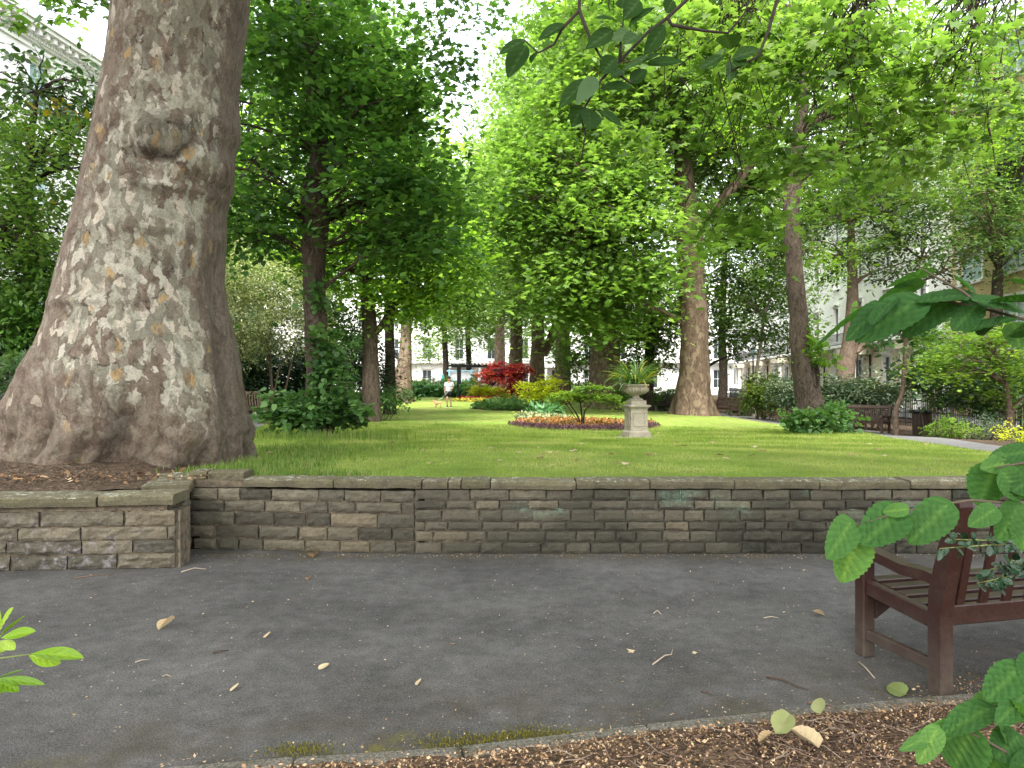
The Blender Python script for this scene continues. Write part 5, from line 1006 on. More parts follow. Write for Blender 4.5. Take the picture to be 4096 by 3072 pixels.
def sitter():
    o = b_three; rz = o.rotation_euler.z; root = empty('person', o.location, 'person in dark clothes sitting on a far bench, holding something orange', 'person', rz=rz)
    V = [(.45,-.12,.50),(.45,-.16,.75),(.45,-.17,.95),(.45,-.14,1.06),(.45,-.11,1.16),(.45,-.11,1.24),(.27,-.15,.93),(.25,.0,.72),(.36,.18,.70),(.63,-.15,.93),(.65,.0,.72),(.54,.18,.70),(.37,.1,.50),(.36,.33,.47),(.36,.34,.08),(.36,.44,.05),(.53,.1,.50),(.54,.33,.47),(.54,.36,.08),(.54,.46,.05)]
    E = [(0,1),(1,2),(2,3),(3,4),(4,5),(2,6),(6,7),(7,8),(2,9),(9,10),(10,11),(0,12),(12,13),(13,14),(14,15),(0,16),(16,17),(17,18),(18,19)]
    r = [(.15,.11),(.15,.1),(.13,.09),.05,.085,.08,.06,.045,.035,.06,.045,.035,.085,.065,.045,.04,.085,.065,.045,.04]
    skin('body', V, E, r, M['skindark'], root)
    J = [V[i] for i in (0,1,2,6,7,9,10)]; skin('jacket', J, [(0,1),(1,2),(2,3),(3,4),(2,5),(5,6)], [(.17,.13),(.17,.12),(.15,.11),.085,.065,.085,.065], M['black'], root)
    T = [V[i] for i in (0,12,13,14,16,17,18)]; skin('trousers', T, [(0,1),(1,2),(2,3),(0,4),(4,5),(5,6)], [(.17,.12),.1,.085,.06,.1,.085,.06], M['black'], root)
    m = MB(); m.lathe([(.004,.1),(.06,.09),(.09,.05),(.09,0),(.06,-.05)], (.45,-.125,1.23), 12); q = m.build('hair', M['hair']); q.parent = root
    bag = empty('orange_bag', o.matrix_basis @ Vector((.45,.16,.55)), 'orange bundle held on the lap of the seated person', 'bag'); m = MB(); m.lathe([(.1,0),(.17,.06),(.19,.14),(.15,.24),(.05,.27)], (0,0,0), 14, lambda a, i: .1*math.sin(3*a+i)); q = m.build('sack', M['orangecloth']); q.parent = bag
sitter()
# ---------------------------------------------------------------- pergola, fountain, garden pieces
def pergola():
    L, Rr = W(431.5+.0, 398, 56), W(512, 398, 56); a, b = W(458, 398, 56), W(487, 398, 56); c = (a+b)/2; c.z = tz(c.x, c.y)
    root = empty('pergola', c, 'black pergola with flat top beyond the red flower strip', 'pergola'); z1 = H-(475/3.687+1350-1536)/4/F*56; top = W(0, 366.5, 56).z
    for x in (a.x, b.x):
        for y in (56, 58.2): m = MB(); m.box((x,y,(tz(x, y)-.05+top)/2), (.15,.15,top-tz(x, y)+.05)); m.build('post', M['iron'], root)
    for y in (55.9, 58.3): m = MB(); m.box(((a.x+b.x)/2,y,top+.06), (b.x-a.x+1.4,.07,.16)); m.build('beam', M['iron'], root)
    for k in range(12): m = MB(); x = a.x-.5+(b.x-a.x+1.)*k/11; m.box((x,57.1,top+.2), (.05,3.1,.11)); m.build('rafter', M['iron'], root)
    f = W(476, 395, 61); f.z = tz(f.x, f.y); fr = empty('fountain', f, 'tiered stone fountain seen through the pergola', 'fountain')
    m = MB(); m.lathe([(1.5,0),(1.55,.45),(1.4,.5),(1.35,.3),(.3,.25)], (0,0,0), 32); q = m.build('pool_rim', M['urnstone']); q.parent = fr
    m = MB(); m.lathe([(.35,.2),(.22,.5),(.2,.8),(.3,1.0),(.85,1.22),(.9,1.3),(.3,1.25),(.16,1.45),(.15,1.65),(.5,1.85),(.53,1.92),(.12,1.9),(.1,2.1),(.14,2.25),(.02,2.4)], (0,0,0), 28); q = m.build('bowls', M['urnstone']); q.parent = fr
    p = W(481, 398.3, 54); p.z = tz(p.x, p.y); pr = empty('small_pedestal', p, 'low pale stone block with recessed panel before the pergola', 'pedestal'); m = MB()
    m.box((0,0,.3), (.95,.95,.6), bev=.02); m.box((0,0,.8), (.78,.78,.42)); m.box((0,0,1.04), (.98,.98,.1), bev=.02); q = m.build('block', M['urnstone']); q.parent = pr
    m = MB(); [m.box((x,-.40,z), s) for x, z, s in ((0,.96,(.6,.03,.04)),(0,.64,(.6,.03,.04)),(-.28,.8,(.04,.03,.3)),(.28,.8,(.04,.03,.3)))]; q = m.build('panel_moulding', M['slab']); q.parent = pr
    t = W(518, 396, 50); t.z = tz(t.x, t.y); tr = empty('bird_house', t, 'brown timber post with small pitched roof behind the red maple', 'bird house'); hz = W(0, 384, 50).z
    m = MB(); m.box((0,0,(hz-t.z)/2), (.14,.14,hz-t.z)); q = m.build('post', M['fork']); q.parent = tr
    m = MB(); m.box((0,0,hz-t.z+.12), (.36,.3,.3)); q = m.build('box', M['fork']); q.parent = tr
    m = MB(); [m.bar((0,-.25,hz-t.z+.46),(0,.25,hz-t.z+.46),.02,.02)]; m.add([(-.34,-.24,hz-t.z+.24),(0,-.24,hz-t.z+.47),(.34,-.24,hz-t.z+.24),(-.34,.24,hz-t.z+.24),(0,.24,hz-t.z+.47),(.34,.24,hz-t.z+.24)], [(0,1,4,3),(1,2,5,4)]); q = m.build('roof', M['fork']); q.parent = tr
pergola()
# ---------------------------------------------------------------- buildings
def facade(root, o, d, nrm_, bays, bw, floors, wall, seg_of=None, win=(1.15,), pane='glass', depth=9, blank=(), doors=(), base=0.):
    """wall with real openings; o corner at the foot, d along, nrm_ outwards; floors = [(height, sill, head)]"""
    o, d, n = Vector(o), Vector(d), Vector(nrm_); up = Vector((0,0,1)); m = MB(); L = bays*bw; z = 0
    def P(x, zz, k=0): return o+d*x+up*zz+n*k
    def q(m_, *p): m_.add(p, [tuple(range(len(p)))])
    for fi, (h, s, e) in enumerate(floors):
        for b in range(bays):
            x0, x1 = b*bw, (b+1)*bw; ww = win[min(fi, len(win)-1)]; a, c = x0+(bw-ww)/2, x0+(bw+ww)/2; door = (fi, b) in doors; s0 = .05 if door else s
            if (fi, b) in blank: q(m, P(x0,z), P(x1,z), P(x1,z+h), P(x0,z+h)); continue
            q(m, P(x0,z), P(a,z), P(a,z+h), P(x0,z+h)); q(m, P(c,z), P(x1,z), P(x1,z+h), P(c,z+h)); q(m, P(a,z), P(c,z), P(c,z+s0), P(a,z+s0)); q(m, P(a,z+e), P(c,z+e), P(c,z+h), P(a,z+h))
            k = -.22; za, zb = z+s0, z+e
            q(m, P(a,za), P(a,zb), P(a,zb,k), P(a,za,k)); q(m, P(c,za), P(c,za,k), P(c,zb,k), P(c,zb)); q(m, P(a,zb), P(c,zb), P(c,zb,k), P(a,zb,k)); q(m, P(a,za), P(a,za,k), P(c,za,k), P(c,za))
            f = MB(); fr = lambda xa, xb, z_a, z_b, kk=-.12: f.bar(P((xa+xb)/2, z_a, kk), P((xa+xb)/2, z_b, kk), abs(xb-xa), .06, n)
            fr(a, a+.07, za, zb); fr(c-.07, c, za, zb)
            for zz, hh in ((za+.04,.08),(zb-.04,.08),((za+zb)/2,.06)): f.bar(P(a+.07, zz, -.12), P(c-.07, zz, -.12), .06, hh, up)
            if ww > .9: fr((a+c)/2-.015, (a+c)/2+.015, za, zb, -.13)
            # projecting surround
            for xa in (a-.1, c+.1): f.bar(P(xa, za-.05, .03), P(xa, zb+.1, .03), .18, .08, n)
            f.bar(P(a-.25, zb+.2, .08), P(c+.25, zb+.2, .08), .2, .16, up); f.bar(P(a-.2, za-.1, .06), P(c+.2, za-.1, .06), .18, .1, up)
            fo = f.build('door' if door else 'window', M['door' if door and False else 'frame'], root)
            g = MB(); q(g, P(a,za,-.16), P(c,za,-.16), P(c,zb,-.16), P(a,zb,-.16)); g.build('panel' if door else 'pane', M['door' if door else pane], fo)
        z += h
    q(m, P(0,z), P(L,z), P(L,z,-depth), P(0,z,-depth)); q(m, P(0,0), P(0,z), P(0,z,-depth), P(0,0,-depth)); q(m, P(L,0), P(L,0,-depth), P(L,z,-depth), P(L,z)); q(m, P(0,0,-depth), P(0,z,-depth), P(L,z,-depth), P(L,0,-depth))
    m.build('wall', wall, root); return z
def cornice(root, o, d, n, L, z, mat, dent=True):
    o, d, n = Vector(o), Vector(d), Vector(n); up = Vector((0,0,1)); m = MB()
    for dz, out, h in ((-.75,.10,.12),(-.5,.16,.1),(0,.62,.16),(.16,.72,.14)): m.bar(o+up*(z+dz)+n*(out/2), o+d*L+up*(z+dz)+n*(out/2), out, h, up)
    m.bar(o+up*(z-.22)+n*.1, o+d*L+up*(z-.22)+n*.1, .2, .3, up); m.build('cornice', mat, root)
    if dent:
        m = MB(); k = 0
        while k*.42 < L: c = o+d*(k*.42+.2)+up*(z-.2)+n*.36; m.bar(c-n*.15, c+n*.15, .17, .24, up); k += 1
        k = 0
        while k*.14 < L: c = o+d*(k*.14)+up*(z-.43)+n*.2; m.bar(c-n*.06, c+n*.06, .075, .1, up); k += 1
        m.build('brackets', mat, root)
def iron_balcony(root, o, d, n, L, z, out=.9):
    o, d, n = Vector(o), Vector(d), Vector(n); up = Vector((0,0,1)); m = MB()
    m.bar(o+up*z+n*out/2, o+d*L+up*z+n*out/2, out, .16, up); m.build('balcony_slab', M['stucco'], root); m = MB(); e = o+n*(out-.06)
    for zz in (.18, 1.0): m.bar(e+up*(z+zz), e+d*L+up*(z+zz), .04, .05, up)
    k = 0
    while k*.16 < L:
        p = e+d*(k*.16)+up*(z+.12); s = .05*(1 if k % 2 else -1); m.tube([p, p+up*.3+n*.08, p+up*.6, p+up*.9], .014, 4); k += 1
    m.build('balcony_railing', M['iron'], root)
# white house, left
d0 = Vector((.12,1,0)).normalized(); nl = Vector((1,-.12,0)).normalized()
zc = 17.0; o0 = Vector((-19.9-.12*18, 14, 0))
lh = empty('terraced_house', o0, 'white stucco house with bracketed cornice behind the trees at upper left', 'house')
top = facade(lh, o0+d0*38, -d0, nl, 10, 3.8, [(4.4,.8,3.5),(4.2,.5,3.4),(3.8,.6,3.0),(3.6,.6,2.75),(1.0,2,2)][:4], M['stucco'], win=(1.3,1.3,1.25,1.2), pane='paleglass')
m = MB(); m.bar(o0+Vector((0,0,top+.4))-nl*.2, o0+d0*38+Vector((0,0,top+.4))-nl*.2, .5, .9); m.build('parapet', M['stucco'], lh)
cornice(lh, o0, d0, nl, 38, top+.4, M['stucco'])
m = MB()
for k in (9, 21): m.bar(o0+d0*k+nl*.12+Vector((0,0,3)), o0+d0*k+nl*.12+Vector((0,0,top-.4)), .12, .12)
m.build('drain_pipe', M['stucco'], lh)
for k in (30, 36):
    c = o0+d0*k-nl*4+Vector((0,0,top)); m = MB(); m.box(c+Vector((0,0,1.2)), (1.6,2.2,2.6)); cs = m.build('chimney', M['stucco'], lh)
    for j in range(4): m = MB(); m.lathe([(.2,0),(.17,.5),(.2,.75),(.16,.8)], c+Vector((0,-.8+.5*j,2.5)), 12); m.build('chimney_pot', M['terracotta'], cs)
# white terrace, right: runs away along the square
n_r = Vector((-1,.12,0)).normalized(); o1 = Vector((25.7-.12*8, 42, -.1))
nwin = [(4.7,1.0,3.6),(4.3,.4,3.3),(3.8,.6,3.0),(3.5,.6,2.6)]
rt_ = empty('white_terrace', o1, 'long white and cream stucco terrace with iron balcony behind the trees on the right', 'terrace')
topr = facade(rt_, o1, d0, n_r, 11, 5.4, nwin, M['stucco'], win=(1.35,1.25,1.2,1.1))
m = MB(); L1 = 11*5.4
for b in range(11):                                                      # cream ground storey: piers between the openings, rusticated
    for x0, x1 in ((b*5.4+.02, b*5.4+1.7),(b*5.4+3.7, b*5.4+5.38)):
        m = MB()
        for c in range(8): m.bar(o1+d0*x0+n_r*.05+Vector((0,0,.28+.56*c)), o1+d0*x1+n_r*.05+Vector((0,0,.28+.56*c)), .1, .545)
        m.build('pier', M['cream'], rt_)
for b in range(0, 11, 2):                                                # porches
    c = o1+d0*(b*5.4+.2)+n_r*1.3
    for k in (0, 1.9): m = MB(); m.lathe([(.3,0),(.3,.2),(.23,.3),(.21,3.5),(.3,3.65),(.32,3.8)], c+d0*k, 16); m.build('porch_column', M['stucco'], rt_)
    m = MB(); m.bar(c-d0*.5+Vector((0,0,4.05))-n_r*.45, c+d0*2.4+Vector((0,0,4.05))-n_r*.45, 1.7, .5); m.build('porch_entablature', M['cream'], rt_)
for b in range(11): m = MB(); p = o1+d0*(b*5.4+.02)+n_r*.2; m.tube([p+Vector((0,0,.2)), p+Vector((0,0,4.3))], .07, 6); m.build('drain_pipe', M['iron'], rt_)
iron_balcony(rt_, o1, d0, n_r, L1, 4.6)
cornice(rt_, o1, d0, n_r, L1, topr, M['stucco'], False)
# yellow brick block nearer on the right
o2 = Vector((25.7-.12*29.5, 20.5, -.1))
bb = empty('brick_block', o2, 'yellow brick block of flats with wide windows at the right edge', 'flats')
tb = facade(bb, o2, d0, n_r, 5, 4.1, [(3.1,.9,2.6)]*6, M['brick'], win=(2.4,), pane='paleglass')
m = MB(); m.bar(o2+Vector((0,0,tb+.3)), o2+d0*20.5+Vector((0,0,tb+.3)), .6, .7); m.build('parapet', M['frame'], bb)
# end terrace
o3 = Vector((-42,104,.0)); ft = empty('end_terrace', o3, 'white stucco terrace with dark doorway closing the far end of the square', 'terrace')
facade(ft, o3, (1,0,0), (0,-1,0), 16, 4.6, nwin, M['stucco'], win=(1.3,1.25,1.2,1.1), doors=((0,7),(0,10)))
iron_balcony(ft, o3, Vector((1,0,0)), Vector((0,-1,0)), 16*4.6, 4.6)
for b in (5, 7, 8, 10): 
    for k in (.7, 3.9): m = MB(); m.lathe([(.35,0),(.3,.3),(.26,3.6),(.36,3.9)], o3+Vector((b*4.6+k,-1.2,0)), 14); m.build('porch_column', M['stucco'], ft)
    m = MB(); m.box(o3+Vector((b*4.6+2.3,-.8,4.15)), (4.2,1.6,.5)); m.build('porch_entablature', M['stucco'], ft)
# ---------------------------------------------------------------- railings, lamps, car, odds and ends beyond the lawn
def railing(label, pts, h=1.25):
    c = onp(*pts[0]); root = empty('iron_railing', c, label, 'railing'); m = MB(); r = MB()
    for (x0, y0), (x1, y1) in zip(pts[:-1], pts[1:]):
        a, b = onp(x0, y0), onp(x1, y1); n = int((b-a).length/.15)
        for k in range(n):
            p = a.lerp(b, k/n); m.bar(p, p+Vector((0,0,h+(.12 if k % 15 == 0 else 0))), .022 if k % 15 else .05, .022 if k % 15 else .05); 
            m.lathe([(.026,0),(.004,.08)], p+Vector((0,0,h)), 4)
        for z in (.15, h-.12): r.bar(a+Vector((0,0,z)), b+Vector((0,0,z)), .03, .04)
    m.build('bars', M['iron'], root); r.build('rails', M['iron'], root)
railing('black iron railing behind the shrubs along the right side of the garden', [(15.9,16),(16.7,24),(17.3,30),(17.6,40),(18.4,52),(19.6,66)])
railing('black iron railing behind the shrubs at the left edge', [(-11.6,11),(-11.8,15),(-12.2,22)], 1.2)
def car():
    p = W(716, 398, 47); c = Vector((22.9, 77, -.16)); root = empty('parked_car', c, 'silver estate car parked beyond the railing, right of the broad plane', 'car', rz=R(-7))
    # long axis along y (the road), rear towards the camera
    pr = [(-2.3,.45),(-2.35,.85),(-2.2,1.05),(-1.95,1.62),(-1.5,1.72),(.3,1.7),(1.1,1.12),(2.1,.98),(2.3,.75),(2.3,.4)]
    def body(w, pts, cut=.86):
        m = MB(); vs = []
        for s in (-1, 1):
            for y, z in pts: k = 1 if z < 1.1 else cut; vs.append((s*w*k, y, z))
        n = len(pts); m.add(vs, [tuple(range(n)), tuple(reversed(range(n, 2*n)))]+[(i, n+i, n+(i+1) % n, (i+1) % n) for i in range(n)]); return m
    o = body(.9, pr).build('body', M['carpaint']); o.parent = root; bv = o.modifiers.new('Bevel', 'BEVEL'); bv.width = .06; bv.segments = 3
    for s in (-1, 1):
        m = MB(); m.add([(s*.895,-1.95,1.1),(s*.895,.75,1.12),(s*.79,.2,1.6),(s*.785,-1.75,1.6)], [(0,1,2,3)]); m.v = [(x*1.012, y, z) for x, y, z in m.v]; q = m.build('side_window', M['glass']); q.parent = root
        m = MB(); m.bar((s*.62,-1.6,1.76), (s*.62,.1,1.75), .03, .04); q = m.build('roof_rail', M['iron']); q.parent = root
        m = MB(); m.box((s*.74,-2.34,.95), (.2,.05,.3)); q = m.build('tail_light', M['lf_redflower']); q.parent = root
        for y in (-1.45, 1.45):
            m = MB(); m.lathe([(.2,-.1),(.32,-.1),(.34,-.06),(.34,.06),(.32,.1),(.2,.1)], (0,0,0), 24); m.v = [(s*.82+z, y+x, .34+yy) for x, yy, z in m.v]; q = m.build('wheel', M['rubber']); q.parent = root
            m = MB(); m.lathe([(.03,-.11),(.2,-.105),(.2,.105),(.03,.11)], (0,0,0), 16); m.v = [(s*.82+z, y+x, .34+yy) for x, yy, z in m.v]; g = m.build('rim', M['slab']); g.parent = q
    m = MB(); m.add([(-.72,-2.235,1.1),(.72,-2.235,1.1),(.66,-1.995,1.6),(-.66,-1.995,1.6)], [(0,1,2,3)]); m.v = [(x, y-.03, z) for x, y, z in m.v]; q = m.build('rear_window', M['glass']); q.parent = root
car()
def lamp(label, p, h):
    root = empty('street_lamp', p, label, 'street lamp'); m = MB(); m.lathe([(.14,0),(.14,.3),(.08,.4),(.06,1.2),(.045,h-.6),(.07,h-.55)], (0,0,0), 12); q = m.build('post', M['iron']); q.parent = root
    m = MB(); m.lathe([(.1,h-.55),(.2,h-.1),(.2,h-.05)], (0,0,0), 6); q = m.build('lantern_glass', M['paleglass']); q.parent = root
    m = MB(); m.lathe([(.24,h-.07),(.1,h+.12),(.02,h+.25)], (0,0,0), 6); q = m.build('lantern_cap', M['iron']); q.parent = root
p = W(857, 400, 44); p.z = -.1; lamp('black street lamp with lantern before the white terrace, left of the magnolia', p, W(0,344,44).z+.15)
p = W(703, 400, 60); p.z = -.1; lamp('black street lamp rising left of the broad plane', p, W(0,372,60).z+2)
p = W(753, 402, 52); p.z = -.1; lamp('black street lamp between the parked car and the hollow lime', p, W(0,350,52).z+.2)
p = W(445.5, 392, 88); p.z = tz(p.x, 85); lamp('tall thin dark post rising behind the walking person', p, W(0,335,88).z-p.z)
p = W(754, 400, 45); p.z = -.1; r_ = empty('yellow_panel', p, 'yellow panel on a short dark post right of the parked car', 'sign'); m = MB(); m.tube([(0,0,0),(0,0,1.9)], .04, 8); q = m.build('post', M['iron']); q.parent = r_
m = MB(); m.box((-.2,-.06,1.55), (.55,.04,.5), bev=.01); m.box((-.3,-.06,1.05), (.4,.04,.6), bev=.01); q = m.build('panel', M['yellowpaint']); q.parent = r_
p = W(443, 389, 80); p.z = tz(p.x, 80); u = empty('folded_parasol', p, 'folded teal parasol behind the hedge, left of the walking person', 'parasol'); m = MB(); m.tube([(0,0,0),(0,0,3.2)], .05, 8); q = m.build('pole', M['iron']); q.parent = u
m = MB(); m.lathe([(.75,.5),(.6,1.2),(.4,2.2),(.12,3.1),(.02,3.2)], (0,0,0), 18, lambda a, i: .15*math.cos(6*a)); q = m.build('canopy', M['teal']); q.parent = u; u.scale = (.5,.5,.68)
p = W(485, 389, 82); p.z = tz(p.x, 82); u = empty('scaffold_frame', p, 'pale blue tubular frame with white sheeting behind the pergola', 'frame'); m = MB()
for x in (-4,-1.5,1,3.5): m.tube([(x,0,0),(x,0,2.7)], .09, 6)
for z in (1.4, 2.5): m.tube([(-4.3,0,z),(3.8,0,z)], .07, 6)
m.tube([(-1.5,0,1.),(1,0,2.5)], .06, 6); q = m.build('tubes', plain('pale_blue_paint', (.3,.55,.68), .5)); q.parent = u
m = MB(); m.box((-2.7,.2,1.3), (2.2,.06,2.5)); q = m.build('sheeting', M['white']); q.parent = u
# window box plants on the right terrace
wp = o1+d0*(1*5.4+2.7)+n_r*.35+Vector((0,0,.95)); shr = empty('window_box', wp, 'window box with reddish foliage under the cream terrace window', 'window box')
m = MB(); m.bar(wp-d0*.7, wp+d0*.7, .3, .25); m.build('trough', M['terracotta'], shr); crown('foliage', shr, M['lf_red'], 88, [((wp.x,wp.y,wp.z+.35),(.3,.7,.3),16)], 26, .14, T_OVAL, .3, .6)
# ---------------------------------------------------------------- grass
def grass():
    rg = np.random.default_rng(77); N = 260000; y = 6.98*np.exp(rg.random(N)*math.log(24/6.98)); x = rg.uniform(-1, 1, N)*(.74*y+.5)
    lp = np.array(lawn_poly); ins = np.zeros(N, bool); j = len(lp)-1
    for i in range(len(lp)):
        c = ((lp[i,1] > y) != (lp[j,1] > y)) & (x < (lp[j,0]-lp[i,0])*(y-lp[i,1])/(lp[j,1]-lp[i,1]+1e-12)+lp[i,0]); ins ^= c; j = i
    x, y = x[ins], y[ins]; n = len(x); z = tzv(x, y)-.004
    h = (.022+.028*rg.random(n))*np.clip(y/11, .8, 1.6); wd = np.clip(y/10, .8, 2.0)
    nz = np.array([mnoise.fractal(Vector((a*.8, b*.8, 3)), 1, 2, 4) for a, b in zip(x, y)])
    nor = rg.normal(0, 1, (n,3)); nor[:,2] *= .1; tip = np.column_stack([rg.normal(0, .5, n), rg.normal(0, .5, n), np.ones(n)])
    T = (np.array([(-.075,0,0),(.075,0,0),(0,1,0)]), np.array([(0,1,2)]))
    o = leafmesh('lawn_grass', np.column_stack([x, y, z]), nor, tip, h*wd**.3, np.clip(rg.normal(.45, .2, n)+.75*nz, 0, 1), T, M['grass']); tag(o, 'short mown grass blades of the lawn', 'grass', kind='stuff')
    # long grass in tussocks round the tree foot and under the shoots
    P = []
    for cx, cy_, sx, sy, m_, hh in ((-2.55,9.1,.25,.4,1200,.08),(-2.7,10.,.3,.5,900,.09),(-3.1,10.8,.35,.5,900,.11),(-3.7,14.2,.9,.5,1200,.2),(-2.75,7.5,.25,.15,900,.07),(-3.1,7.75,.2,.15,700,.07),(-2.45,7.9,.22,.3,1500,.1),(-2.9,8.0,.1,.45,500,.13),(-2.0,7.25,.35,.14,1200,.07),(-2.0,11.,.4,.5,500,.08)):
        P += [(rg.normal(cx, sx), rg.normal(cy_, sy), hh) for _ in range(m_)]
    P = np.array(P); P = P[(P[:,1] > 7.05)]; n = len(P); z = tzv(P[:,0], P[:,1])-.01
    V = []; TT = []; tn = []; a = rg.uniform(0, 2*PI, n); L = P[:,2]*(.5+.8*rg.random(n)); lean = rg.random(n)*.7
    bx = np.cos(a); by = np.sin(a); w_ = .0035+.003*rg.random(n)
    base = np.column_stack([P[:,0], P[:,1], z]); d = np.column_stack([bx, by, np.zeros(n)]); s = np.column_stack([-by, bx, np.zeros(n)])*w_[:,None]; up = np.array([0,0,1.])
    mid = base+up*(L*.62)[:,None]+d*(L*lean*.25)[:,None]; tp = base+up*(L*(1-.35*lean))[:,None]+d*(L*lean*.8)[:,None]
    V = np.stack([base-s, base+s, mid+s*.8, mid-s*.8, tp], 1).reshape(-1,3); k = (np.arange(n)*5)[:,None]
    F3 = np.concatenate([k+np.array([[0,1,2]]), k+np.array([[0,2,3]]), k+np.array([[3,2,4]])]); o = npmesh('long_grass', V, F3, np.repeat(np.clip(rg.normal(.45, .22, n), 0, 1), 5), M['longgrass'])
    tag(o, 'long wispy grass round the tree foot and the lime shoots', 'grass', kind='stuff')
grass()
# ---------------------------------------------------------------- near leaves with real outlines and veins
def big_leaf(mb, base, tip, width, normal, kind='hazel', tint=.45, curl=.15, fold=.12, nl=22, nw=8, petiole=True):
    base, tip = Vector(base), Vector(tip); ax = tip-base; L = ax.length; t = ax.normalized(); n = Vector(normal); n = (n-t*n.dot(t)).normalized(); s = t.cross(n); vs = []; ti = []
    for i in range(nl+1):
        q = i/nl
        if kind == 'hazel': w = (math.sin(PI*min(1, q**.72*1.0))**.55)*(1-.12*q); w = w if q < .9 else w*(1-(q-.9)*4.5); w *= 1+.055*(1 if i % 2 else -1)*(1 if i % 4 < 2 else .5); off = -.06
        elif kind == 'oval': w = math.sin(PI*q**.9)**.8*(1-.15*q)
        else: w = math.sin(PI*q**1.25)**.75
        for k in range(-nw//2, nw//2+1):
            e = k/(nw/2); sw = e*w*width/2
            vein = math.sin((q*1.-abs(e)*.28)*2*PI*(6.5 if kind == 'hazel' else 5))
            zz = abs(e)*w*width*fold*(1 if kind != 'hazel' else .7)*(.4+1.4*((L*977.) % 1))+(vein*.007*width/.1 if kind == 'hazel' else vein*.002)*(1-abs(e)**4)*min(1, 4*(1-q)*q+.2)-curl*L*q*q*.5
            lx = q*L+((abs(e)**2)*(-.09)*L*(1-q)**3 if kind == 'hazel' else 0)+(.012*L*((i+abs(k)) % 2)*(abs(e) > .9) if kind == 'hazel' else 0)
            vs.append(base+t*lx+s*sw+n*zz); ti.append(min(1, max(0, tint+.09*vein+(.18 if k == 0 else 0)-.04*abs(e))))
    m = nw+1; mb.add(vs, [(i*m+k, i*m+k+1, (i+1)*m+k+1, (i+1)*m+k) for i in range(nl) for k in range(nw)], ti, True)
def spray(name, label, cat, base, Y, branches_, leaves_, leafm, stemm, kind, rg, nfun, rad=.004, jit=.05, curl=.15, wsc=1.0, group=None, conv=lambda x, y: (x/K, y/K), clusters=None):
    """a plant rooted out of frame; each cluster is one branch with its leaves"""
    root = empty(name, base, label, cat, group)
    for (brs, lvs, Yc) in clusters:
        mb = MB(); first = None
        for br in brs:
            pts = []
            for j, (x, y, *dy) in enumerate(br): u, v = conv(x, y); pts.append(W(u, v, Yc+(dy[0] if dy else 0)))
            n = len(pts); r0 = rad*Yc/2; mb.tube(pts, [r0*(1-.65*k/(n-1)) for k in range(n)], 7)
            if br is brs[0]:                                            # carry the branch back to the root outside the frame
                e = pts[0]; mb.tube([Vector(base)+Vector((rg.normal(0,.05), rg.normal(0,.05), 0)), Vector(base).lerp(e, .4)+Vector((.1,0,.25*abs(e.z-base[2]))), e], [r0*2.5, r0*1.8, r0], 7)
        bo = mb.build('branch', M[stemm], root); lm = MB()
        for lf in lvs:
            (x0, y0), (x1, y1), wpx = lf[:3]; tint = lf[3] if len(lf) > 3 else .45; dep = lf[4] if len(lf) > 4 else 0
            yb = Yc+rg.normal(0, jit*.4); b = W(*conv(x0, y0), yb); ww = wpx*(conv(1,0)[0]-conv(0,0)[0])/F*Yc
            L2 = (W(*conv(x1, y1), yb)-b).length;  t = W(*conv(x1, y1), yb-L2*(.25+dep)+rg.normal(0, jit)); nv = Vector(nfun(lf) if Yc != 1.5 else (rg.normal(0,.45), -.45+.45*rg.normal(), .75))+Vector((rg.normal(0,.18), rg.normal(0,.18), rg.normal(0,.12)))
            big_leaf(lm, b, t, ww*wsc, nv, kind, tint+rg.normal(0, .05), curl*rg.uniform(.4, 1.6))
        e = W(*conv(*brs[0][0][:2]), Yc)
        if kind in ('hazel', 'small') and wsc:
            for k in range(16):
                q = Vector(base).lerp(e, .12+.68*k/15)+Vector((rg.normal(0,.05)+.06, rg.normal(0,.05), .02+.12*math.sin(PI*k/15))); a = rg.uniform(0, 2*PI); ln = .1 if kind == 'hazel' else .04
                big_leaf(lm, q, q+Vector((math.cos(a)*ln, math.sin(a)*ln, -.03)), ln*.8, (rg.normal(0,.3), -.3, .9), kind, .45+rg.normal(0,.1))
        lm.build('foliage', M[leafm], bo)
    return root
rg = np.random.default_rng(12)
up_n = lambda lf: (rg.normal(0,.2),-.7+.3*rg.normal(),.6)
hz_mid = ([[(2330,1130),(2212,1090),(2100,1080),(2000,1095),(1930,1110),(1850,1135)],[(2260,1010),(2212,1000),(2150,1010)]],
 [((1852,1158),(1818,1260),92,.62),((1838,1128),(1790,1205),70,.5),((1945,1105),(1862,1175),92,.42),((2048,1090),(1962,1172),84,.4),((2000,1092),(2060,1120),50,.45),((2150,1100),(2095,1135),50,.4),((2150,1012),(2112,1092),88,.42),((2165,1020),(2215,1080),70,.45),((2212,995),(2120,1010),60,.55),((2230,975),(2140,985),50,.3),((2200,1090),(2160,1170),78,.42),((2230,1100),(2210,1190),80,.5),((2010,1090),(1998,1108),30,.85),((1960,1100),(1905,1105),36,.5),((2240,1030),(2190,1060),70,.4)], 1.9)
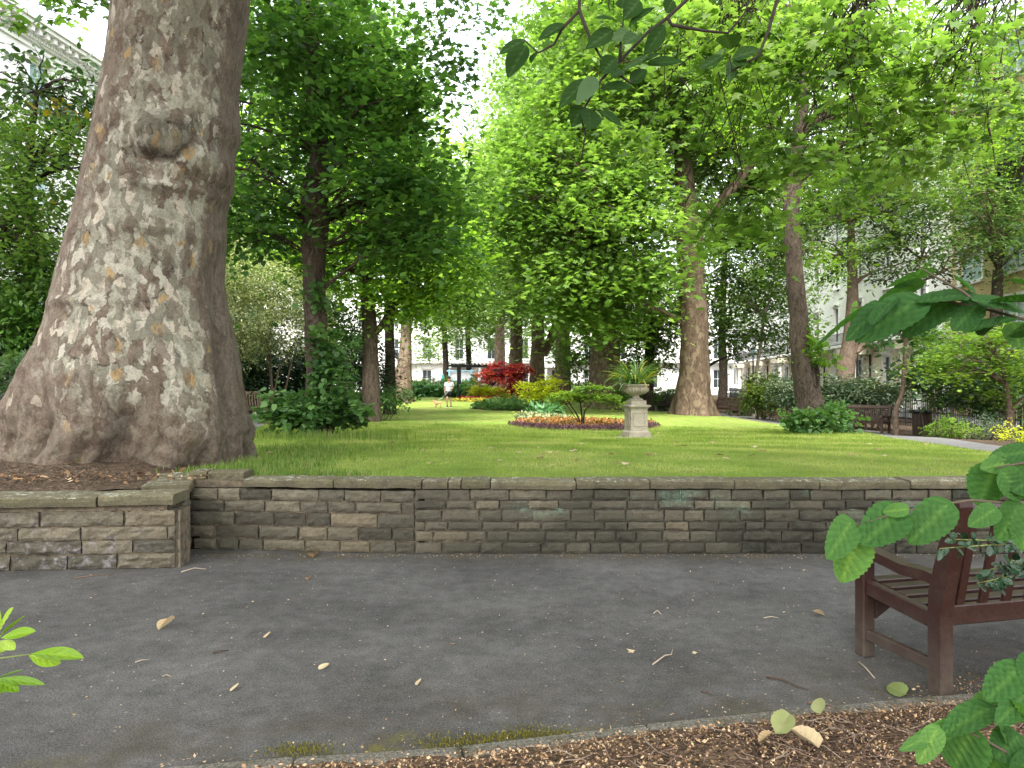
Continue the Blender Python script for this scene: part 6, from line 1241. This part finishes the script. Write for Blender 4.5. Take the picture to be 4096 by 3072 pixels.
hz_up = ([[(2330,720,.1),(2212,690),(2120,665),(2040,650),(1950,650),(1880,660),(1840,665)],[(2120,665),(2080,630),(2010,592),(1985,575)]],
 [((1868,668),(1742,750),60,.35,.2),((1850,655),(1838,712),46,.68),((1900,660),(1830,735),50,.32),((1985,650),(1850,728),92,.25,.2),((1990,612),(1890,650),56,.35,.3),((2010,592),(1905,612),46,.42,.3),((1985,590),(2010,560),24,.5),((2050,652),(1950,722),80,.22,.2),((2110,660),(2060,712),60,.2),((2080,640),(1985,645),70,.28,.3),((2140,660),(2030,625),70,.28,.3),((2100,628),(2060,590),50,.3),((2190,690),(2080,712),70,.22,.2),((2200,668),(2105,640),60,.3,.3),((2190,700),(2205,752),56,.5),((2230,650),(2140,640),60,.3,.3),((2250,710),(2170,700),70,.26),((2240,620),(2180,600),40,.3),((1930,650),(1880,690),50,.3),((2150,690),(2120,720),60,.22)], 1.5)
hz_low = ([[(2330,1500),(2240,1480),(2190,1520),(2120,1530),(2060,1560)],[(2200,1640),(2130,1600),(2080,1575)],[(2240,1480),(2200,1440)]],
 [((2205,1440),(2130,1510),76,.45),((2170,1500),(2096,1520),44,.5),((2140,1530),(2035,1580),72,.42),((2150,1545),(2190,1610),84,.42),((2100,1575),(2055,1665),120,.45),((2075,1560),(1945,1620),42,.6),((2025,1575),(1985,1650),50,.72),((2190,1520),(2230,1580),80,.45),((2200,1590),(2150,1640),84,.4),((2160,1640),(2120,1690),100,.42),((2210,1620),(2215,1690),90,.42),((2230,1420),(2205,1470),50,.35),((2215,1500),(2160,1560),60,.38)], 1.75)
spray('hazel_bush', 'hazel with broad toothed leaves reaching in from the right edge over the bench', 'bush', Vector((3.1,1.2,0)), 0, 0, 0, 'lf_hazel', 'twig', 'hazel', rg, up_n, .005, wsc=1.0, clusters=[hz_mid, hz_up, hz_low])
# holly across the bench
hb_ = []; hl = []
for (x0, y0, x1, y1) in ((2330,1190,2060,1165),(2330,1180,2030,1185),(2330,1230,2110,1260),(2330,1210,2140,1230),(2330,1150,2130,1120),(2200,1195,2150,1275)):
    hb_.append([(x0,y0),((x0+x1)/2,(y0+y1)/2-8),(x1,y1)])
    for k in range(22):
        t = .25+.75*k/21; x, y = x0+(x1-x0)*t, y0+(y1-y0)*t-8*math.sin(PI*t); a = rg.uniform(0, 2*PI); hl.append(((x, y), (x+28*math.cos(a), y+21*math.sin(a)+5), 15, float(np.clip(rg.normal(.5,.25),0,1))))
spray('holly_bush', 'holly twigs with small glossy prickly leaves in front of the bench back', 'bush', Vector((3.4,1.9,0)), 0, 0, 0, 'lf_holly', 'greentwig', 'small', rg, lambda lf: (rg.normal(0,.5),-.6,.6), .004, clusters=[(hb_, hl, 2.6)], jit=.02)
# lemon green shoot, left
spray('shrub_shoot', 'lemon green leafy shoots poking in at the lower left edge', 'shrub', Vector((-1.9,1.2,0)), 0, 0, 0, 'lf_lemon', 'greentwig', 'small', rg, lambda lf: (.1,-.5,.8), .003,
  clusters=[([[(-80,1430),(0,1422),(60,1414),(70,1413)],[(-60,1400),(-5,1380),(5,1372)],[(-60,1480),(-5,1465)]],
   [((0,1375),(52,1328),24,.5),((-4,1368),(22,1312),26,.7),((2,1378),(75,1362),26,.45),((0,1384),(28,1398),24,.75),((-10,1370),(-2,1320),20,.6),((-2,1350),(10,1335),16,.6),((66,1413),(175,1412),34,.35),((62,1416),(128,1430),34,.6),((100,1424),(124,1436),24,.3),((-6,1465),(48,1442),18,.15),((-6,1466),(90,1472),20,.15),((-8,1470),(38,1490),28,.15),((-10,1474),(8,1496),22,.2),((-30,1400),(10,1405),24,.6)], 1.45)], jit=.02)
# dark oval leaves hanging from above
cvt = lambda x, y: ((1900+x/1.7015)/4, (y/1.7015)/4)
tb_ = [[(1560,-120),(1440,0),(1310,120),(1180,215),(1000,400),(860,540),(740,740),(725,810),(750,920),(725,1080)],[(710,-60),(710,70),(590,200),(540,300),(430,360),(340,275)],[(710,70),(780,250),(850,380),(945,440)],[(945,440),(985,510),(1060,570),(1130,490)],[(1310,120),(1340,170),(1560,210),(1720,225),(1830,100),(1880,-30)],[(2065,-30),(2000,200),(1930,380),(1750,480),(1735,400)],[(985,420),(990,300),(1010,130)]]
tl_ = [((340,270),(165,360),60),((350,310),(220,520),120),((425,350),(380,430),65),((610,165),(425,270),80),((970,140),(815,115),70),((1120,0),(1010,130),100),((1225,50),(1040,155),80),((940,205),(760,320),90),((1060,215),(930,270),75,.85),((1110,240),(1010,300),80,.6),((1290,170),(1160,370),90),((1170,440),(1420,400),95),((960,390),(860,500),100),((760,540),(570,725),85),((825,530),(700,690),90,.95),((850,600),(1070,580),80),((1060,570),(1170,470),90),((730,720),(660,860),100),((850,760),(1005,850),60),((780,740),(780,880),130),((1350,0),(1300,85),90),((1740,340),(1700,230),130,.6),((1690,375),(1525,465),60,.6),((1750,400),(1940,330),80,.6),((1740,420),(1740,550),70,.6),((1760,400),(1850,440),70,.6),((1180,380),(1005,470),40,.7),((1000,60),(1010,-20),70),((760,740),(640,740),60,.2),((1110,430),(1260,350),50,.5),((1000,480),(940,500),60,.4)]
ob_ = spray('overhanging_bough', 'drooping twig with big dark oval leaves hanging in at the top centre', 'tree bough', Vector((2.6,2.6,6.2)), 0, 0, 0, 'lf_top', 'darktwig', 'oval', rg, lambda lf: (rg.normal(0,.35),-.9,.45), .0055, conv=cvt, clusters=[(tb_, tl_, 2.8)], jit=.06, wsc=1.4)
ob_.location = (2.9,2.7,0); mb = MB(); rough_tube(mb, [(2.9,2.7,-.1),(2.9,2.7,2),(2.85,2.7,4),(2.6,2.6,6.3)], [.12,.1,.08,.05], 14, .03, 3, 4, .1)
to_ = mb.build('trunk', M['cherrybark']); to_.parent = ob_; to_.matrix_parent_inverse = Matrix.Translation((-2.9,-2.7,0))
for ch in ob_.children: ch.matrix_parent_inverse = Matrix.Translation((-2.9,-2.7,0))
ob_.name = 'overhanging_tree'; ob_['category'] = 'tree'
# small seedling leaves low right, beside the lawn
# ---------------------------------------------------------------- litter on the tarmac and lawn
def dry(name, label, cat, x, y, size, ang, leaf='dryleaf', T='star', tint=.6, group=None, lift=.006, on='path'):
    u, v = x/K, y/K; Yd = H*F/(v-HZ); p = Vector(((u-512)/F*Yd, Yd, 0)) if on == 'path' else G(u, v)
    if on == 'bed': p = Vector(((u-512)/F*Yd, Yd, .06))
    if T != 'star' and size > .045:
        m = MB(); dx = Vector((math.cos(ang), math.sin(ang), 0)); big_leaf(m, -dx*size*.5+Vector((0,0,lift)), dx*size*.5+Vector((0,0,lift+size*.12)), size*(.85 if T == 'heart' else .72), (math.sin(3*ang)*.5, math.cos(5*ang)*.4, 1), 'hazel' if T == 'heart' else 'oval', tint, -.3 if tint > .5 else .3, .3, 12, 6)
        zmin = min(v[2] for v in m.v); m.v = [(v[0], v[1]+.012*math.sin(40*v[0]), v[2]-zmin+lift) for v in m.v]; o = m.build(name, M[leaf]); o.location = p; tag(o, label, cat, group); return o
    m = MB(); tv, tf = {'star': T_STAR, 'oval': T_OVAL, 'heart': T_HEART}[T]; vs = []
    for a, b, c in tv:
        r = math.cos(ang)*a-math.sin(ang)*(b-.5); q = math.sin(ang)*a+math.cos(ang)*(b-.5); vs.append((r*size, q*size, lift+size*(.10*math.sin(6*a+ang)+.12*abs(b-.5)**1.5+abs(c)*.5)))
    m.add(vs, [tuple(t) for t in tf], tint, True); o = m.build(name, M[leaf]); o.location = p; tag(o, label, cat, group); return o
dry('fallen_leaf', 'large pale tan fallen leaf alone on the tarmac, left of centre', 'fallen leaf', 362, 1355, .13, 1.2, T='oval', tint=.75)
dry('fallen_leaf', 'green fallen leaf with brown blotch on the tarmac by the rear bench leg', 'fallen leaf', 1934, 1495, .12, 1.9, 'limpleaf', 'heart', .1)
dry('fallen_leaf', 'curled pale leaf in front of the bench front leg on the tarmac', 'fallen leaf', 1768, 1330, .09, 2.6, T='oval', tint=.7)
dry('fallen_leaf', 'small brown curled leaf near the wall foot, below its cracked part', 'fallen leaf', 668, 1252, .07, 1.5, T='oval', tint=.4)
dry('fallen_leaf', 'long dry leaf lying against the foot of the wall', 'fallen leaf', 680, 1202, .13, 1.6, T='oval', tint=.3)
dry('fallen_leaf', 'small pale oval leaf on the tarmac right of the tan leaf', 'fallen leaf', 578, 1376, .06, 1.4, T='oval', tint=.8)
dry('fallen_leaf', 'orange chip of leaf in the middle of the tarmac', 'fallen leaf', 978, 1393, .035, 1.4, T='oval', tint=.25)
dry('fallen_leaf', 'crumpled grey white leaf on the tarmac, low left of centre', 'fallen leaf', 700, 1444, .05, .4, T='heart', tint=1)
dry('fallen_leaf', 'small folded whitish leaf on the tarmac, low left', 'fallen leaf', 508, 1490, .06, 1.3, T='oval', tint=1)
dry('fallen_leaf', 'whitish scrap of leaf low in the middle of the tarmac', 'fallen leaf', 905, 1478, .05, 1.3, T='oval', tint=1)
dry('fallen_leaf', 'yellow star shaped flower scrap beside a forked twig', 'fallen leaf', 1500, 1412, .035, .4, T='star', tint=.9)
dry('fallen_leaf', 'yellow flower scrap with a thin stalk left of the forked twig', 'fallen leaf', 1362, 1408, .05, 1., T='star', tint=.9)
for k, (x, y, s, a, lf, T, t, lab) in enumerate([(1690,1610,.13,.8,'limpleaf','heart',.6,'large limp green yellow leaf on the mulch'),(1735,1645,.13,2.2,'dryleaf','heart',.85,'large pale tan leaf on the mulch at the bottom edge'),(1770,1568,.09,1.2,'limpleaf','heart',.7,'curled pale green leaf on the mulch near the tarmac'),(1655,1640,.08,.2,'dryleaf','oval',.6,'brown leaf half buried in stalks at the bottom edge')]):
    dry('fallen_leaf', lab, 'fallen leaf', x, y, s, a, lf, T, t, None, .02, 'bed')
rg = np.random.default_rng(31)
for k in range(120):
    x, y = rg.uniform(520, 2050), rg.choice([rg.uniform(885, 935), rg.uniform(935, 1010)]); p = G(x/K, y/K)
    if p.x < -2 and p.y < 9.5: continue
    o = dry('lawn_leaf', 'dry fallen leaf lying on the mown lawn', 'fallen leaf', x, y, rg.uniform(.05, .12), rg.uniform(0, 6), 'dryleaf', 'star', float(np.clip(rg.normal(.55, .3), 0, 1)), 'dry leaves scattered on the lawn', .03, 'lawn')
def twig(label, pts, r=.004, tint=.4):
    m = MB(); P = []
    for k, (x, y) in enumerate(pts): Yd = H*F/(y/K-HZ); P.append(Vector(((x/K-512)/F*Yd, Yd, r+.006*(k % 2))))
    m.tube(P, [r*(1-.5*k/(len(P)-1)) for k in range(len(P))], 6, tint); o = m.build('twig', M['twigdry']); tag(o, label, 'twig')
twig('dark red brown twig on the tarmac below the tan leaf', [(460,1412),(475,1410),(494,1407)], .006, .1)
twig('grey straight twig left of the dark red twig', [(292,1432),(307,1429),(322,1426)], .004, .8)
twig('short knobbly grey twig low left on the tarmac', [(350,1463),(360,1461),(370,1463)], .004, .7)
twig('bent pale twig right of centre on the tarmac', [(1410,1437),(1436,1420),(1450,1416),(1453,1407)], .005, .8)
twig('long reddish twig in front of the bench', [(1655,1465),(1690,1472),(1715,1482),(1745,1495)], .006, .15)
twig('forked dry twig by the mulch edge below the bench', [(1745,1520),(1775,1523),(1800,1527),(1812,1532)], .005, .5)
twig('peeling pale twig on the tarmac between the bench legs', [(1855,1432),(1870,1447),(1890,1468)], .006, .8)
twig('pale twig at the foot of the wall corner', [(392,1237),(420,1230),(445,1231)], .006, .8)
twig('thin reddish twig along the foot of the left wall', [(160,1250),(200,1246),(245,1241)], .005, .4)
twig('small dark twig below the reddish twig', [(1515,1495),(1527,1499),(1540,1504)], .004, .2)
twig('tiny white forked twig right of centre', [(1412,1326),(1420,1322),(1428,1328)], .005, 1.)
twig('short pale twig left of the bench leg', [(1650,1336),(1666,1335),(1682,1336)], .004, .9)
n = 2600; cxm = np.array([(-.27,3.19),(-.05,3.22),(.12,3.27),(-.9,3.12)])[rg.integers(0, 4, n)]; px = cxm[:,0]+rg.normal(0, .09, n); py = cxm[:,1]+rg.normal(0, .035, n)
o = leafmesh('moss', np.column_stack([px, py, np.full(n, .002)]), rg.normal(0, 1, (n,3))*np.array([1,1,.2]), np.column_stack([rg.normal(0,.6,n), rg.normal(0,.6,n), np.ones(n)]), .008+.012*rg.random(n), np.clip(rg.normal(.45,.25,n),0,1), T_NARROW, leafmat('moss_tuft', [(.06,.06,.012),(.14,.13,.02),(.26,.22,.05)], .2, .8, .1)); tag(o, 'cushions of yellow green moss along the kerb', 'moss', kind='stuff')
N = 1500; x = rg.uniform(-8, -2.9, N); y = 6.35+(x+9.5)*.073+np.abs(rg.normal(0, .5, N)); zz = np.array([.6+.16*max(0, b-6.02-(a+9.5)*.073) for a, b in zip(x, y)])
k_ = zz < .70; x, y, zz = x[k_], y[k_], zz[k_]; n = len(x)
o = leafmesh('root_litter', np.column_stack([x, y, zz+.012+.02*rg.random(n)]), np.array([0,0,1.])+rg.normal(0, .5, (n,3)), rg.normal(0, 1, (n,3))*np.array([1,1,.2]), .02+.06*rg.random(n)**2, np.clip(rg.normal(.3, .3, n), 0, 1), T_OVAL, M['chip']); tag(o, 'dry brown leaves and bark around the foot of the big trunk', 'leaf litter', kind='stuff')
N = 1300; x = rg.uniform(-4.5, 5, N); y = rg.uniform(3.3, 6.7, N); m_ = (y > np.interp(x, [k[0] for k in kerb_line], [k[1] for k in kerb_line])+.05); x, y = x[m_], y[m_]
x2 = rg.uniform(-2.9, 8, 1500); y2 = 6.72-np.abs(rg.normal(0, .07, 1500))*(.4+rg.random(1500)); x3 = rg.uniform(-1.5, 3, 260); y3 = np.interp(x3, [k[0] for k in kerb_line], [k[1] for k in kerb_line])+np.abs(rg.normal(0, .08, 260))+.02
x = np.concatenate([x, x2, x3]); y = np.concatenate([y, y2, y3]); n = len(x); nor = np.array([0,0,1.])+rg.normal(0, .3, (n,3)); tip = rg.normal(0, 1, (n,3))*np.array([1,1,.1])
T = (np.array([(0,0,0),(.3,.4,.12),(0,1,0),(-.3,.5,.05)]), np.array([(0,1,2),(0,2,3)]))
o = leafmesh('path_litter', np.column_stack([x, y, np.full(n, .004)]), nor, tip, .006+.016*rg.random(n)**2.5, np.clip(rg.normal(.7, .25, n), 0, 1), T, M['dryleaf']); tag(o, 'crumbs of dry leaf and seed scattered over the tarmac', 'leaf litter', kind='stuff')
# ---------------------------------------------------------------- world and sun
w = bpy.data.worlds.new('World'); sc.world = w; w.use_nodes = True; nt = w.node_tree; nt.nodes.clear()
EL, AZ = 55, -172                                                        # sun high, behind the camera 
sky = nt.nodes.new('ShaderNodeTexSky'); sky.sky_type = 'NISHITA'; sky.sun_disc = False; sky.sun_elevation = R(EL); sky.sun_rotation = R(AZ); sky.air_density = 1.4; sky.dust_density = 6; sky.ozone_density = 1
hs = nt.nodes.new('ShaderNodeHueSaturation'); hs.inputs['Saturation'].default_value = .3; hs.inputs['Value'].default_value = 5.6
bg = nt.nodes.new('ShaderNodeBackground'); bg.inputs[1].default_value = .15; wo = nt.nodes.new('ShaderNodeOutputWorld')
nt.links.new(sky.outputs[0], hs.inputs['Color']); nt.links.new(hs.outputs[0], bg.inputs[0]); nt.links.new(bg.outputs[0], wo.inputs[0])
sl = bpy.data.lights.new('sun', 'SUN'); sl.energy = 3.8; sl.angle = R(9); sl.color = (1, .96, .88)
so = bpy.data.objects.new('sun', sl); C.objects.link(so)
d = Vector((math.sin(R(AZ))*math.cos(R(EL)), math.cos(R(AZ))*math.cos(R(EL)), math.sin(R(EL)))); so.rotation_euler = (-d).to_track_quat('-Z', 'Y').to_euler(); so.location = (0, 0, 40)
sc.view_settings.view_transform = 'Standard'; sc.view_settings.look = 'None'; sc.view_settings.exposure = 0
cy = sc.cycles; cy.max_bounces = 8; cy.transmission_bounces = 4; cy.diffuse_bounces = 5; cy.glossy_bounces = 2; cy.use_denoising = True
